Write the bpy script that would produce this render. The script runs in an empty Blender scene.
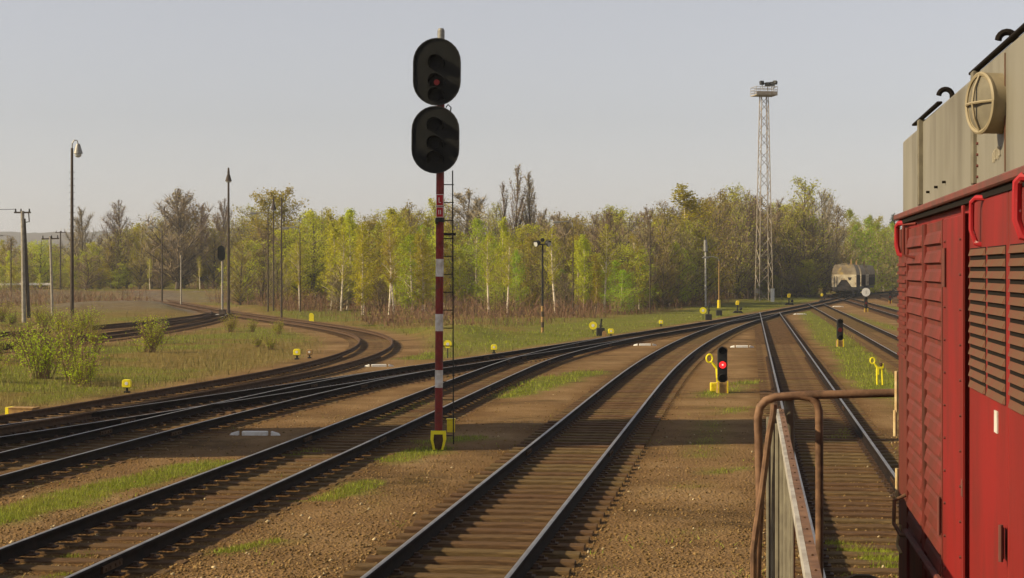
import bpy, math, random
import numpy as np
from mathutils import Matrix, Vector, Euler
R = math.radians
S = bpy.context.scene
COL = S.collection
# ------------------------------------------------------------------ camera
FPX, CZ, HY = 1770.0, 3.42, 271.0
cam_d = bpy.data.cameras.new("camera"); cam = bpy.data.objects.new("camera", cam_d); COL.objects.link(cam)
cam.location = (0, 0, CZ); cam.rotation_euler = (R(90), 0, 0)
cam_d.sensor_width = 36; cam_d.lens = FPX/1024*36; cam_d.shift_y = -(289-HY)/1024
cam_d.clip_start = 0.1; cam_d.clip_end = 9000
S.camera = cam
# ------------------------------------------------------------------ sky, sun, exposure
SUN_EL, SUN_AZ = 31.0, 257.0          # compass degrees, 0 = +Y, 90 = +X
w = bpy.data.worlds.new("World"); S.world = w; w.use_nodes = True
nt = w.node_tree; nt.nodes.clear()
sky = nt.nodes.new("ShaderNodeTexSky"); sky.sky_type = 'NISHITA'; sky.sun_disc = False
sky.sun_elevation = R(SUN_EL); sky.sun_rotation = R(SUN_AZ)
sky.air_density = 1.2; sky.dust_density = 0.55; sky.ozone_density = 3.0; sky.altitude = 200
hs = nt.nodes.new("ShaderNodeHueSaturation"); hs.inputs['Saturation'].default_value = 0.29
bgn = nt.nodes.new("ShaderNodeBackground"); bgn.inputs['Strength'].default_value = 0.086
wo = nt.nodes.new("ShaderNodeOutputWorld")
wb = nt.nodes.new("ShaderNodeMix"); wb.data_type = 'RGBA'; wb.blend_type = 'MULTIPLY'; wb.inputs[0].default_value = 1.0; wb.inputs[7].default_value = (1.0, .958, .985, 1)   # white balance
nt.links.new(sky.outputs[0], hs.inputs['Color']); nt.links.new(hs.outputs[0], wb.inputs[6]); nt.links.new(wb.outputs[2], bgn.inputs[0]); nt.links.new(bgn.outputs[0], wo.inputs[0])
sl = bpy.data.lights.new("sun", 'SUN'); sl.energy = 5.0; sl.angle = R(0.6); sl.color = (1.0, 0.835, 0.54)
so = bpy.data.objects.new("sun", sl); COL.objects.link(so); so.location = (-40, 0, 60)
sd = Vector((math.sin(R(SUN_AZ))*math.cos(R(SUN_EL)), math.cos(R(SUN_AZ))*math.cos(R(SUN_EL)), math.sin(R(SUN_EL))))
so.rotation_euler = sd.to_track_quat('Z', 'Y').to_euler()
S.view_settings.view_transform = 'Standard'; S.view_settings.look = 'None'
S.view_settings.exposure = 0.46; S.view_settings.gamma = 1.0; S.view_settings.use_curve_mapping = False
S.render.engine = 'CYCLES'
S.cycles.use_denoising = True
S.cycles.use_adaptive_sampling = True; S.cycles.adaptive_threshold = .02
S.cycles.max_bounces = 6; S.cycles.diffuse_bounces = 3; S.cycles.transparent_max_bounces = 6
S.cycles.volume_bounces = 0
HAZE = .00030

# ------------------------------------------------------------------ helpers
rng = np.random.default_rng(7); random.seed(7)
def gp(px, py, z=0.0):
    """ground point seen at a pixel of the photograph (used only to survey the yard)"""
    Y = FPX*(CZ-z)/(py-HY); return ((px-512)*Y/FPX, Y)
def at(px, Y): return (px-512)*Y/FPX
def zat(py, Y): return CZ-(py-HY)*Y/FPX

class MB:
    def __init__(s): s.v = []; s.f = []; s.m = []
    def add(s, vs, fs, mi=0):
        o = len(s.v); s.v += [tuple(p) for p in vs]; s.f += [tuple(i+o for i in f) for f in fs]; s.m += [mi]*len(fs); return s
    def box(s, x0, x1, y0, y1, z0, z1, mi=0):
        vs = [(x0,y0,z0),(x1,y0,z0),(x1,y1,z0),(x0,y1,z0),(x0,y0,z1),(x1,y0,z1),(x1,y1,z1),(x0,y1,z1)]
        return s.add(vs, [(0,3,2,1),(4,5,6,7),(0,1,5,4),(1,2,6,5),(2,3,7,6),(3,0,4,7)], mi)
    def cbox(s, c, d, mi=0, rot=None):
        vs = []
        for dz in (-.5,.5):
            for dx, dy in ((-.5,-.5),(.5,-.5),(.5,.5),(-.5,.5)):
                p = Vector((dx*d[0], dy*d[1], dz*d[2]))
                if rot is not None: p = rot @ p
                vs.append((c[0]+p.x, c[1]+p.y, c[2]+p.z))
        return s.add(vs, [(0,3,2,1),(4,5,6,7),(0,1,5,4),(1,2,6,5),(2,3,7,6),(3,0,4,7)], mi)
    def cyl(s, a, b, r0, r1=None, n=10, mi=0, cap=True):
        r1 = r0 if r1 is None else r1
        a = Vector(a); b = Vector(b); d = (b-a).normalized()
        t = Vector((0,0,1)) if abs(d.z) < .9 else Vector((1,0,0))
        e1 = d.cross(t).normalized(); e2 = d.cross(e1)
        vs = []
        for p, r in ((a,r0),(b,r1)):
            for k in range(n):
                q = 2*math.pi*k/n; vs.append(p+e1*(r*math.cos(q))+e2*(r*math.sin(q)))
        fs = [(k,(k+1)%n,n+(k+1)%n,n+k) for k in range(n)]
        if cap: fs += [tuple(range(n-1,-1,-1)), tuple(range(n,2*n))]
        return s.add(vs, fs, mi)
    def tube(s, pts, r, n=8, mi=0):
        pts = [Vector(p) for p in pts]; rs = r if isinstance(r, (list,tuple)) else [r]*len(pts)
        vs = []; prev = None
        for i, p in enumerate(pts):
            d = (pts[min(i+1,len(pts)-1)]-pts[max(i-1,0)]).normalized()
            if prev is None:
                t = Vector((0,0,1)) if abs(d.z) < .9 else Vector((1,0,0)); e1 = d.cross(t).normalized()
            else: e1 = (prev-d*prev.dot(d)).normalized()
            prev = e1; e2 = d.cross(e1)
            for k in range(n):
                q = 2*math.pi*k/n; vs.append(p+e1*(rs[i]*math.cos(q))+e2*(rs[i]*math.sin(q)))
        fs = []
        for i in range(len(pts)-1):
            for k in range(n): fs.append((i*n+k, i*n+(k+1)%n, (i+1)*n+(k+1)%n, (i+1)*n+k))
        fs += [tuple(range(n-1,-1,-1)), tuple(range((len(pts)-1)*n, len(pts)*n))]
        return s.add(vs, fs, mi)
    def prism(s, poly, y0, y1, mi=0):           # poly in x,z ; extruded along y
        n = len(poly); vs = [(x,y0,z) for x,z in poly]+[(x,y1,z) for x,z in poly]
        fs = [tuple(range(n)), tuple(range(2*n-1,n-1,-1))]+[(k,n+k,n+(k+1)%n,(k+1)%n) for k in range(n)]
        return s.add(vs, fs, mi)
    def prismx(s, poly, x0, x1, mi=0):          # poly in y,z ; extruded along x
        n = len(poly); vs = [(x0,y,z) for y,z in poly]+[(x1,y,z) for y,z in poly]
        fs = [tuple(range(n)), tuple(range(2*n-1,n-1,-1))]+[(k,n+k,n+(k+1)%n,(k+1)%n) for k in range(n)]
        return s.add(vs, fs, mi)
    def ball(s, c, r, n=10, m=6, mi=0, sz=1.0):
        vs = [(c[0],c[1],c[2]-r*sz)]
        for j in range(1,m):
            a = -math.pi/2+math.pi*j/m
            for k in range(n):
                q = 2*math.pi*k/n; vs.append((c[0]+r*math.cos(a)*math.cos(q), c[1]+r*math.cos(a)*math.sin(q), c[2]+r*sz*math.sin(a)))
        vs.append((c[0],c[1],c[2]+r*sz)); L = len(vs)-1
        fs = [(0,1+(k+1)%n,1+k) for k in range(n)]
        for j in range(m-2):
            for k in range(n): fs.append((1+j*n+k,1+j*n+(k+1)%n,1+(j+1)*n+(k+1)%n,1+(j+1)*n+k))
        fs += [(L,1+(m-2)*n+k,1+(m-2)*n+(k+1)%n) for k in range(n)]
        return s.add(vs, fs, mi)
    def mesh(s, name, mats, smooth=False):
        me = bpy.data.meshes.new(name); me.from_pydata(s.v, [], s.f)
        for m in (mats if isinstance(mats,(list,tuple)) else [mats]): me.materials.append(m)
        if any(s.m): me.polygons.foreach_set('material_index', s.m)
        if smooth:
            me.polygons.foreach_set('use_smooth', [True]*len(s.f)); 
            try: me.set_sharp_from_angle(angle=R(40))
            except Exception: pass
        me.update(); return me

def npmesh(name, V, F, mat, nper):
    me = bpy.data.meshes.new(name)
    nv, nf = len(V), len(F)
    me.vertices.add(nv); me.vertices.foreach_set('co', np.ascontiguousarray(V, dtype=np.float32).ravel())
    me.loops.add(nf*nper); me.loops.foreach_set('vertex_index', np.ascontiguousarray(F, dtype=np.int32).ravel())
    me.polygons.add(nf); me.polygons.foreach_set('loop_start', np.arange(0, nf*nper, nper, dtype=np.int32))
    me.polygons.foreach_set('loop_total', np.full(nf, nper, dtype=np.int32))
    me.materials.append(mat); me.update(calc_edges=True); return me

def link(name, me, parent=None, loc=(0,0,0), rot=(0,0,0), scale=None):
    o = bpy.data.objects.new(name, me); COL.objects.link(o); o.location = loc; o.rotation_euler = rot
    if scale is not None: o.scale = scale
    if parent is not None: o.parent = parent
    return o
def part(name, mb, mats, parent=None, loc=(0,0,0), rot=(0,0,0), smooth=False, bevel=0):
    o = link(name, mb.mesh(name, mats, smooth), parent, loc, rot)
    if bevel:
        b = o.modifiers.new('bevel','BEVEL'); b.width = bevel; b.segments = 1; b.limit_method = 'ANGLE'
    return o
def tag(o, label=None, cat=None, group=None, kind=None):
    if label: o['label'] = label
    if cat: o['category'] = cat
    if group: o['group'] = group
    if kind: o['kind'] = kind
    return o
def thing(name, label, cat, loc=(0,0,0), rotz=0, group=None):
    o = bpy.data.objects.new(name, None); COL.objects.link(o); o.location = loc; o.rotation_euler = (0,0,rotz)
    o.empty_display_size = .3
    return tag(o, label, cat, group)
def copy_tree(o, parent=None):
    c = o.copy(); COL.objects.link(c); c.parent = parent
    for ch in list(o.children): copy_tree(ch, c)
    return c

# ------------------------------------------------------------------ materials
def mat(name, col, rough=.7, col2=None, scale=8, metal=0, bump=0, bscale=None, spec=.22, lo=.35, hi=.65, streak=None,
        island=0, objrand=0, trans=0, emit=None, col3=None, scale3=2.0, lo3=.55, hi3=.75, detail=5):
    m = bpy.data.materials.new(name); m.use_nodes = True; t = m.node_tree; n = t.nodes; L = t.links
    b = n['Principled BSDF']; b.inputs['Roughness'].default_value = rough; b.inputs['Metallic'].default_value = metal
    b.inputs['Specular IOR Level'].default_value = spec
    tc = n.new('ShaderNodeTexCoord'); vec = tc.outputs['Object']
    if streak:
        mp = n.new('ShaderNodeMapping'); mp.inputs['Scale'].default_value = streak; L.new(vec, mp.inputs[0]); vec = mp.outputs[0]
    def noise(sc, d=detail):
        x = n.new('ShaderNodeTexNoise'); x.inputs['Scale'].default_value = sc; x.inputs['Detail'].default_value = d; L.new(vec, x.inputs['Vector']); return x
    rgb = n.new('ShaderNodeRGB'); rgb.outputs[0].default_value = (*col,1); c = rgb.outputs[0]
    def mixin(c, col_b, sc, lo, hi):
        x = noise(sc); mr = n.new('ShaderNodeMapRange'); mr.inputs[1].default_value = lo; mr.inputs[2].default_value = hi
        L.new(x.outputs[0], mr.inputs[0]); mx = n.new('ShaderNodeMix'); mx.data_type = 'RGBA'
        L.new(mr.outputs[0], mx.inputs[0]); L.new(c, mx.inputs[6]); mx.inputs[7].default_value = (*col_b,1); return mx.outputs[2]
    if col2: c = mixin(c, col2, scale, lo, hi)
    if col3: c = mixin(c, col3, scale3, lo3, hi3)
    if island or objrand:
        hv = n.new('ShaderNodeHueSaturation')
        def rnd(out, amt, inp, base):
            mr = n.new('ShaderNodeMapRange'); mr.inputs[3].default_value = base-amt; mr.inputs[4].default_value = base+amt
            L.new(out, mr.inputs[0]); return mr.outputs[0]
        L.new(c, hv.inputs['Color'])
        if island:
            g = n.new('ShaderNodeNewGeometry'); v = rnd(g.outputs['Random Per Island'], island, None, 1.0)
        if objrand:
            oi = n.new('ShaderNodeObjectInfo'); L.new(rnd(oi.outputs['Random'], objrand*.06, None, .5), hv.inputs['Hue'])
            v2 = rnd(oi.outputs['Random'], objrand*.5, None, 1.0)
            if island:
                mu = n.new('ShaderNodeMath'); mu.operation = 'MULTIPLY'; L.new(v, mu.inputs[0]); L.new(v2, mu.inputs[1]); v = mu.outputs[0]
            else: v = v2
        L.new(v, hv.inputs['Value']); c = hv.outputs[0]
    L.new(c, b.inputs['Base Color'])
    if bump:
        x = noise(bscale or scale*3, 6); bp = n.new('ShaderNodeBump'); bp.inputs['Strength'].default_value = bump
        bp.inputs['Distance'].default_value = .02; L.new(x.outputs[0], bp.inputs['Height']); L.new(bp.outputs[0], b.inputs['Normal'])
    if emit:
        b.inputs['Emission Color'].default_value = (*emit[0],1); b.inputs['Emission Strength'].default_value = emit[1]
    if trans:
        tr = n.new('ShaderNodeBsdfTranslucent'); L.new(c, tr.inputs[0]); ms = n.new('ShaderNodeMixShader'); ms.inputs[0].default_value = trans
        L.new(b.outputs[0], ms.inputs[1]); L.new(tr.outputs[0], ms.inputs[2]); L.new(ms.outputs[0], n['Material Output'].inputs[0])
    return m
M = {}
M['rail_side'] = mat('rail_side', (.017,.010,.0065), .9, (.009,.006,.0045), 6, spec=.1, bump=.3, bscale=60)
M['rail_top'] = mat('rail_top', (.34,.325,.31), .42, (.24,.205,.175), 3, metal=.9)
M['rail_rust'] = mat('rail_rust', (.085,.046,.023), .85, (.05,.028,.015), 9, spec=.15, bump=.3, bscale=60)
M['sleeper'] = mat('sleeper', (.165,.100,.048), .9, (.085,.051,.026), 5, bump=.8, bscale=30, streak=(1,8,8), objrand=.22, col3=(.21,.125,.055), spec=.08, scale3=3)
M['sleeper_conc'] = mat('sleeper_conc', (.20,.16,.12), .9, (.10,.07,.05), 6, bump=.4)
M['plate'] = mat('plate', (.05,.03,.02), .8, (.09,.05,.03), 20)
M['white'] = mat('white_paint', (.72,.70,.65), .6, (.55,.5,.42), 9, lo=.5, hi=.8)
M['yellow'] = mat('yellow_paint', (.72,.55,.02), .5, (.5,.33,.02), 12, lo=.5, hi=.8)
M['ylevel'] = mat('yellow_bright', (.80,.68,.02), .5, (.6,.45,.02), 12, lo=.5, hi=.85)
M['orange'] = mat('faded_orange', (.36,.22,.075), .7, (.24,.14,.055), 10)
M['black'] = mat('black_paint', (.014,.014,.014), .6, (.024,.022,.02), 8, spec=.2)
M['board'] = mat('signal_board_black', (.006,.0065,.0065), .7, (.010,.010,.009), 4, spec=.12)
M['mred'] = mat('mast_red', (.21,.022,.018), .6, (.14,.018,.014), 9, col3=(.10,.035,.02), scale3=5)
M['mwhite'] = mat('mast_white', (.62,.60,.56), .6, (.42,.38,.33), 10)
M['grey'] = mat('galvanised', (.30,.29,.27), .5, (.2,.19,.17), 8, metal=.3)
M['concrete'] = mat('concrete', (.36,.32,.26), .9, (.24,.21,.17), 5, bump=.3)
M['polebrown'] = mat('pole_brown', (.075,.055,.040), .8, (.05,.035,.025), 5)
M['cream'] = mat('cream_steel', (.36,.32,.26), .7, (.26,.20,.14), 2.5)
M['redglow'] = mat('red_lamp', (.3,.01,.01), .3, emit=((1,.02,.02),1.3))
M['redhot'] = mat('red_lamp_core', (.6,.2,.2), .3, emit=((1,.18,.15),3.2))
M['reddim'] = mat('red_lens_dim', (.10,.008,.008), .4, emit=((1,.04,.03),.04))
M['lens'] = mat('dark_lens', (.006,.006,.007), .45, spec=.1)
M['lampglass'] = mat('lamp_glass', (.42,.42,.40), .25)
M['signred'] = mat('plate_red', (.40,.015,.02), .5, (.3,.015,.02), 20)
# ------------------------------------------------------------------ tracks: survey lines (world metres)
TH = math.atan((750-512)/FPX)     # heading of the yard's straight tracks
ct, st = math.cos(TH), math.sin(TH)
def uv(u, v): return (u*st+v*ct, u*ct-v*st)
Gpts = np.array([(-16.6,16),(-13.6,26),(-10.43,36.1),(-7.81,44.3),(-3.63,57.3),(1.6,74.5),(5.4,86.9),(11.2,106),(18.4,131.5),(26.2,160),(35.6,197.8),(41.7,222),(49.5,255),(57,290)])
gpoly = np.polyfit(Gpts[:,1], Gpts[:,0], 3)
def GX(Y): return np.polyval(gpoly, Y)+.0016*np.maximum(0, np.asarray(Y, float)-226)**2
def gline(ys): return [(float(GX(y)), y) for y in ys]
def resample(pts, step=.6, smooth=0):
    P = np.array(pts, float)
    # Catmull-Rom
    out = []
    Q = np.vstack([2*P[0]-P[1], P, 2*P[-1]-P[-2]])
    for i in range(1, len(Q)-2):
        p0,p1,p2,p3 = Q[i-1],Q[i],Q[i+1],Q[i+2]
        n = max(4, int(np.linalg.norm(p2-p1)/.4))
        t = np.linspace(0,1,n,endpoint=False)[:,None]
        out.append(.5*((2*p1)+(-p0+p2)*t+(2*p0-5*p1+4*p2-p3)*t*t+(-p0+3*p1-3*p2+p3)*t**3))
    C = np.vstack(out+[P[-1:]])
    def even(C, st):
        d = np.r_[0, np.cumsum(np.linalg.norm(np.diff(C,axis=0),axis=1))]
        s = np.arange(0, d[-1], st); return np.c_[np.interp(s,d,C[:,0]), np.interp(s,d,C[:,1])]
    C = even(C, .5)
    for _ in range(smooth):
        C[1:-1] = .25*C[:-2]+.5*C[1:-1]+.25*C[2:]
    return even(C, step)
A0 = [uv(u,1.52) for u in (4,20,40,60,80,100,118,127)]
TR = {}
TR['A'] = resample([uv(u,1.52) for u in (4,40,80,120,141)])
TR['B'] = resample([(-.81+.1342*(y-18.7)+max(0,y-50)**2/1480, y) for y in (8,20,35,50,60,70,80,90,100,110,120,130)]+gline([140,146]), smooth=40)
TR['C'] = resample([(-6.5,10.5),(-5.22,20.5),(-4.78,24),(-4.05,29.1),(-3.42,34.1),(-2.1,44.4),(-.72,55.3),(1.35,69.3)]+gline([88,94]), smooth=120)
TR['D'] = resample([(-11.3,12),(-9.95,20),(-8.37,31.4),(-7.78,35.6),(-7.15,39.6),(-6.5,43.2),(-5.8,47.3)]+gline([56,61]), smooth=120)
TR['G'] = resample(gline(list(range(16,291,8))))
TR['E'] = resample(gline([14,20])+[(-13.9,27),(-10.7,39.1),(-8.55,50),(-7.0,58),(-6.1,67.6),(-5.95,77),(-7.0,89),(-9.7,101),(-13.3,112.7),(-17.8,126),(-23.2,143),(-31,170),(-49,232)], smooth=120)
TR['N'] = resample([(-25.5,150),(-22.9,140),(-22.4,128),(-22.9,114),(-24.6,101),(-27.2,88),(-31,72),(-36,55)], smooth=60)
TR['O'] = resample([(-24.2,146),(-22.2,135),(-20.8,120),(-20.2,106),(-20.3,95),(-21.2,84),(-23,72),(-26,58)], smooth=60)
TR['K'] = resample([uv(u,6.42) for u in (30,60,90,120,150,176)])
TR['L'] = resample([uv(u,11.3) for u in (70,110,150,190,220)]+[(45,245),(53,275),(65,310)], smooth=120)
TR['P'] = resample([uv(u,16.6) for u in (110,150,190,215)]+[(51,240),(62,270),(80,300)], smooth=120)

ZT = {k: i*.0025 for i, k in enumerate('GABCDEKLNOP')}
PROF = [(-.064,0),(-.064,.012),(-.011,.032),(-.009,.108),(-.036,.120),(-.036,.150),(-.028,.160),(.028,.160),(.036,.150),(.036,.120),(.009,.108),(.011,.032),(.064,.012),(.064,0)]
def normals(C):
    d = np.gradient(C, axis=0); d /= np.linalg.norm(d,axis=1)[:,None]; return np.c_[d[:,1], -d[:,0]], d   # right normal
def rail_mesh(C, off, z0, mats, top=True):
    N,_ = normals(C); pr = np.array(PROF); n = len(pr); m = len(C)
    V = np.zeros((m,n,3)); V[:,:,0] = C[:,None,0]+N[:,None,0]*(off+pr[None,:,0]); V[:,:,1] = C[:,None,1]+N[:,None,1]*(off+pr[None,:,0]); V[:,:,2] = z0+pr[None,:,1]
    i = np.arange(m-1)[:,None]*n; k = np.arange(n)[None,:]; k2 = (k+1)%n
    F = np.stack([i+k, i+k2, i+n+k2, i+n+k], -1).reshape(-1,4)
    me = npmesh('rail', V.reshape(-1,3), F, mats[0], 4)
    if top:
        me.materials.append(mats[1]); mi = np.zeros((m-1,n),dtype=np.int32); mi[:,6] = 1
        if top == 2: mi[:,5] = 1; mi[:,7] = 1
        me.polygons.foreach_set('material_index', mi.ravel())
    return me
# wooden sleeper shared meshes, slightly irregular
def sleeper_mesh(seed, L=2.5):
    r = random.Random(seed); mb = MB(); n = 6; vs = []
    for i in range(n):
        x = -L/2+L*i/(n-1); wv = .125+r.uniform(-.006,.006); h = r.uniform(-.006,.006)
        vs += [(x,-wv,-.14),(x,wv,-.14),(x,wv,h-.012),(x,wv-.015,h),(x,-wv+.015,h),(x,-wv,h-.012)]
    fs = [(0,1,2,3,4,5)[::1]]
    for i in range(n-1):
        for k in range(6): fs.append((i*6+k,(i+1)*6+k,(i+1)*6+(k+1)%6,i*6+(k+1)%6))
    fs.append(tuple((n-1)*6+k for k in range(5,-1,-1)))
    mb.add(vs, fs); return mb
SLM = [sleeper_mesh(i).mesh('sleeper', M['sleeper']) for i in range(6)]
def build_track(key, label, ymax_obj, ymin=-5, zsl=0.0, rmat=('rail_side','rail_top'), ymax=400, top=1, spacing=.6, plates=True):
    C = TR[key]; t = thing('railway_track', label, 'railway track', (C[0,0], C[0,1], 0), group='tracks of the railway yard')
    ox, oy = C[0]
    z0 = .02+ZT[key]
    Cl = C-C[0]
    for off in (-.7535,.7535): link('rail', rail_mesh(Cl, off, z0, (M[rmat[0]], M[rmat[1]]), top), t)
    step = spacing; CC = resample(C, step); N, D = normals(CC); far = MB(); near_n = 0; pl = MB()
    for i in range(len(CC)):
        x, y = CC[i]
        if y < ymin: continue
        ang = math.atan2(D[i,1], D[i,0])-math.pi/2+random.gauss(0,.012)
        if y < ymax_obj and near_n < 290 and abs(x/max(y,.1)) < .34:
            link('sleeper', SLM[i%6], t, (x-ox, y-oy, zsl+random.uniform(-.006,.004)), (0,0,ang)); near_n += 1
        else:
            far.cbox((x-ox, y-oy, zsl-.06), (2.5,.24,.12), rot=Matrix.Rotation(ang,3,'Z'))
        if plates and y < 70:
            for off in (-.7535,.7535):
                p = np.array([x-ox,y-oy])+N[i]*off; rt = Matrix.Rotation(ang,3,'Z')
                pl.cbox((p[0],p[1],.010), (.33,.15,.022), rot=rt)
                for sg in (-1,1):
                    q = p+N[i]*sg*.10; pl.cbox((q[0],q[1],.036), (.055,.06,.035), rot=rt)
    if key in 'ABCDG':
        dd = np.r_[0,np.cumsum(np.linalg.norm(np.diff(C,axis=0),axis=1))]; Nn, Dd = normals(C)
        for s0 in np.arange(9.0, min(dd[-1],75), 15.0):
            i = int(np.searchsorted(dd, s0)); 
            for off in (-.7535,.7535):
                fp = MB()
                for sg in (-1,1):
                    fp.cbox((off+sg*.030,0,.075),(.026,.62,.075))
                    for yy in (-.22,-.08,.08,.22): fp.cbox((off+sg*.048,yy,.075),(.022,.035,.035))
                part('fishplate', fp, M['rail_rust'], t, (C[i,0]-ox, C[i,1]-oy, z0), (0,0,math.atan2(Dd[i,1],Dd[i,0])-math.pi/2))
    if far.v: tag(part('distant_sleepers', far, M['sleeper'], t), kind='stuff')
    if pl.v: tag(part('rail_fastenings', pl, M['plate'], t), kind='stuff')
    return t

# ------------------------------------------------------------------ the ground: one sheet
def axis(lo, hi, a, b, step, n):
    mid = np.arange(a, b+step/2, step); l = a-(np.geomspace(1, a-lo+1, n)[::-1]-1)[:-1]; r = b+(np.geomspace(1, hi-b+1, n)-1)[1:]
    return np.r_[l, mid, r]
xs = axis(-4000, 4000, -75, 80, .5, 24); ys = axis(-300, 6000, 8, 262, .5, 24)
GXX, GYY = np.meshgrid(xs, ys)
allC = {k: TR[k] for k in TR}
def dist_to(keys, X, Y):
    """distance to centre lines, by marching along Y (tracks are functions of Y)"""
    d = np.full(X.shape, 1e9)
    for k in keys:
        C = TR[k][::2]
        o = np.argsort(C[:,1]); yy = C[o,1]; xx = C[o,0]; sl_ = np.gradient(xx, yy+1e-9*np.arange(len(yy)))
        xi = np.interp(Y, yy, xx); s = np.interp(Y, yy, sl_); dd = np.abs(X-xi)/np.sqrt(1+s*s)
        dd = np.where((Y < yy[0]-1)|(Y > yy[-1]+1), 1e9, dd); d = np.minimum(d, dd)
    return d
def vnoise(X, Y, sc, seed):
    r = np.random.default_rng(seed); T = r.random((256,256)); x = X*sc+1000; y = Y*sc+1000
    xi = np.floor(x).astype(int); yi = np.floor(y).astype(int); fx = x-xi; fy = y-yi; fx = fx*fx*(3-2*fx); fy = fy*fy*(3-2*fy)
    g = lambda a,b: T[a%256,b%256]
    return (g(xi,yi)*(1-fx)+g(xi+1,yi)*fx)*(1-fy)+(g(xi,yi+1)*(1-fx)+g(xi+1,yi+1)*fx)*fy
def fbm(X, Y, sc, seed): return .55*vnoise(X,Y,sc,seed)+.3*vnoise(X,Y,sc*2.3,seed+1)+.15*vnoise(X,Y,sc*5.1,seed+2)
def sstep(x, a, b): t = np.clip((x-a)/(b-a),0,1); return t*t*(3-2*t)
# green patches between the tracks: (x0,y0,x1,y1,half width, strength)
PATCH = []
def patch(p0, p1, wd, s=1.0): 
    a = gp(*p0); b = gp(*p1); PATCH.append((a[0],a[1],b[0],b[1],wd,s))
patch((-40,520),(215,460),.55); patch((-60,530),(80,495),.6,.9)
patch((505,395),(588,371),.75); patch((520,388),(560,376),.8)
patch((395,458),(436,446),.42); patch((325,497),(372,480),.3,.9); patch((225,548),(275,538),.22,.8); patch((430,440),(470,436),.5,.75)
patch((365,418),(420,402),.4,.85); patch((285,452),(315,448),.3,.8); patch((70,552),(95,548),.2,.7); patch((40,578),(70,570),.25,.7)
patch((708,395),(752,380),.6,.75); patch((725,412),(745,405),.5,.55); patch((722,470),(745,462),.3,.6); patch((870,548),(890,560),.35,.8); patch((835,540),(850,545),.25,.8)
patch((880,385),(822,318),1.0,1.0); patch((840,345),(808,310),1.2,.9); patch((895,395),(860,372),.9,1.0); patch((838,436),(850,428),.3,.7)
patch((845,313),(900,330),.8,.7); patch((870,304),(900,309),1.5,.8)
patch((418,358),(445,352),1.0,.9)
def patches(X, Y):
    m = np.zeros(X.shape)
    for x0,y0,x1,y1,wd,s in PATCH:
        dx, dy = x1-x0, y1-y0; L2 = dx*dx+dy*dy+1e-9; t = np.clip(((X-x0)*dx+(Y-y0)*dy)/L2,0,1)
        d = np.hypot(X-x0-t*dx, Y-y0-t*dy); m = np.maximum(m, s*(1-sstep(d/wd,.35,1.35)))
    return m
def masks(X, Y):
    n1 = fbm(X,Y,.35,1); n2 = fbm(X,Y,.12,5); n3 = fbm(X,Y,1.3,9)
    g = GX(np.clip(Y,10,300)); slope = .285
    left = (g-X)*.96                                  # metres left of the main line
    dtr = dist_to('GDCBAKLP', X, Y); dE = dist_to('E', X, Y); dN = dist_to('NO', X, Y)
    free = sstep(dtr, 2.1, 3.2)*sstep(dE, 1.9, 3.0+1.5*n2)*sstep(dN, 1.6, 2.6)
    lz = sstep(left, 1.8, 3.0)
    verge = lz*free*(1-sstep(left, 6.5+5*n2, 9.5+5*n2))*sstep(Y, 68, 82)
    green = np.maximum(verge*(.75+.5*n1), 0)
    meadow = lz*free*np.clip(1-verge,0,1)
    far_r = sstep(-left, 12, 22)*sstep(Y,150,190)
    green = np.maximum(green, meadow*sstep(n2*.5+n1*.5, .43, .57)*.85)
    pt = patches(X,Y); green = np.maximum(green, sstep(pt+.75*(n3-.5)+.5*(n1-.5), .30, .80)*(pt > .02))
    rgrass = sstep(-left, 9, 14)*sstep(dtr,1.8,2.8)*sstep(n1,.42,.6)*.8
    green = np.maximum(green, rgrass)
    dry = np.maximum(meadow, far_r*.6)
    bare = np.exp(-(((X+33)/8.5)**2+((Y-152)/17)**2)**2)+(1-sstep(X,-30,-20))*sstep(Y,190,196)*(1-sstep(Y,214,222))*.8
    global BANK; bare = np.clip(bare*(.45+.9*n1),0,1); BANK = bare; dry = dry*(1-bare); green = green*(1-bare)
    inner = 1-sstep(dist_to('ABCDGK',X,Y), 1.15, 1.6)
    return np.clip(green,0,1), np.clip(dry,0,1), np.clip(inner,0,1)
def ground_z(X, Y):
    d = dist_to('GDCBAKLPENO', X, Y); away = sstep(d, 1.6, 4.5)
    z = -.045+(fbm(X,Y,.9,21)-.5)*.03 + away*((fbm(X,Y,.22,31)-.45)*.28)
    z += .9*np.exp(-(((X+33)/9.5)**2+((Y-152)/16)**2))*away            # gravel bank behind the siding
    z += .55*np.exp(-(((X+3)/2.2)**2+((Y-95)/8)**2))*away               # spoil heap beside the curve
    z -= .035*(1-sstep(dist_to('B',X,Y),1.0,1.5))*(Y < 90)
    z -= .022*(1-sstep(dist_to('ACK',X,Y),.9,1.4))*(dist_to('B',X,Y) > 1.6)
    z += sstep(Y, 196, 214)*(1-sstep(X,-34,-18))*1.05                    # embankment at the back left
    z += sstep(Y, 262, 420)*1.0
    return z
GR, DR, INN = masks(GXX, GYY); BK = BANK.copy(); GZ = ground_z(GXX, GYY)
ny, nx = GXX.shape
V = np.c_[GXX.ravel(), GYY.ravel(), GZ.ravel()]
ii = (np.arange(ny-1)[:,None]*nx+np.arange(nx-1)[None,:]).ravel()
Fq = np.c_[ii, ii+1, ii+nx+1, ii+nx]
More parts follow.
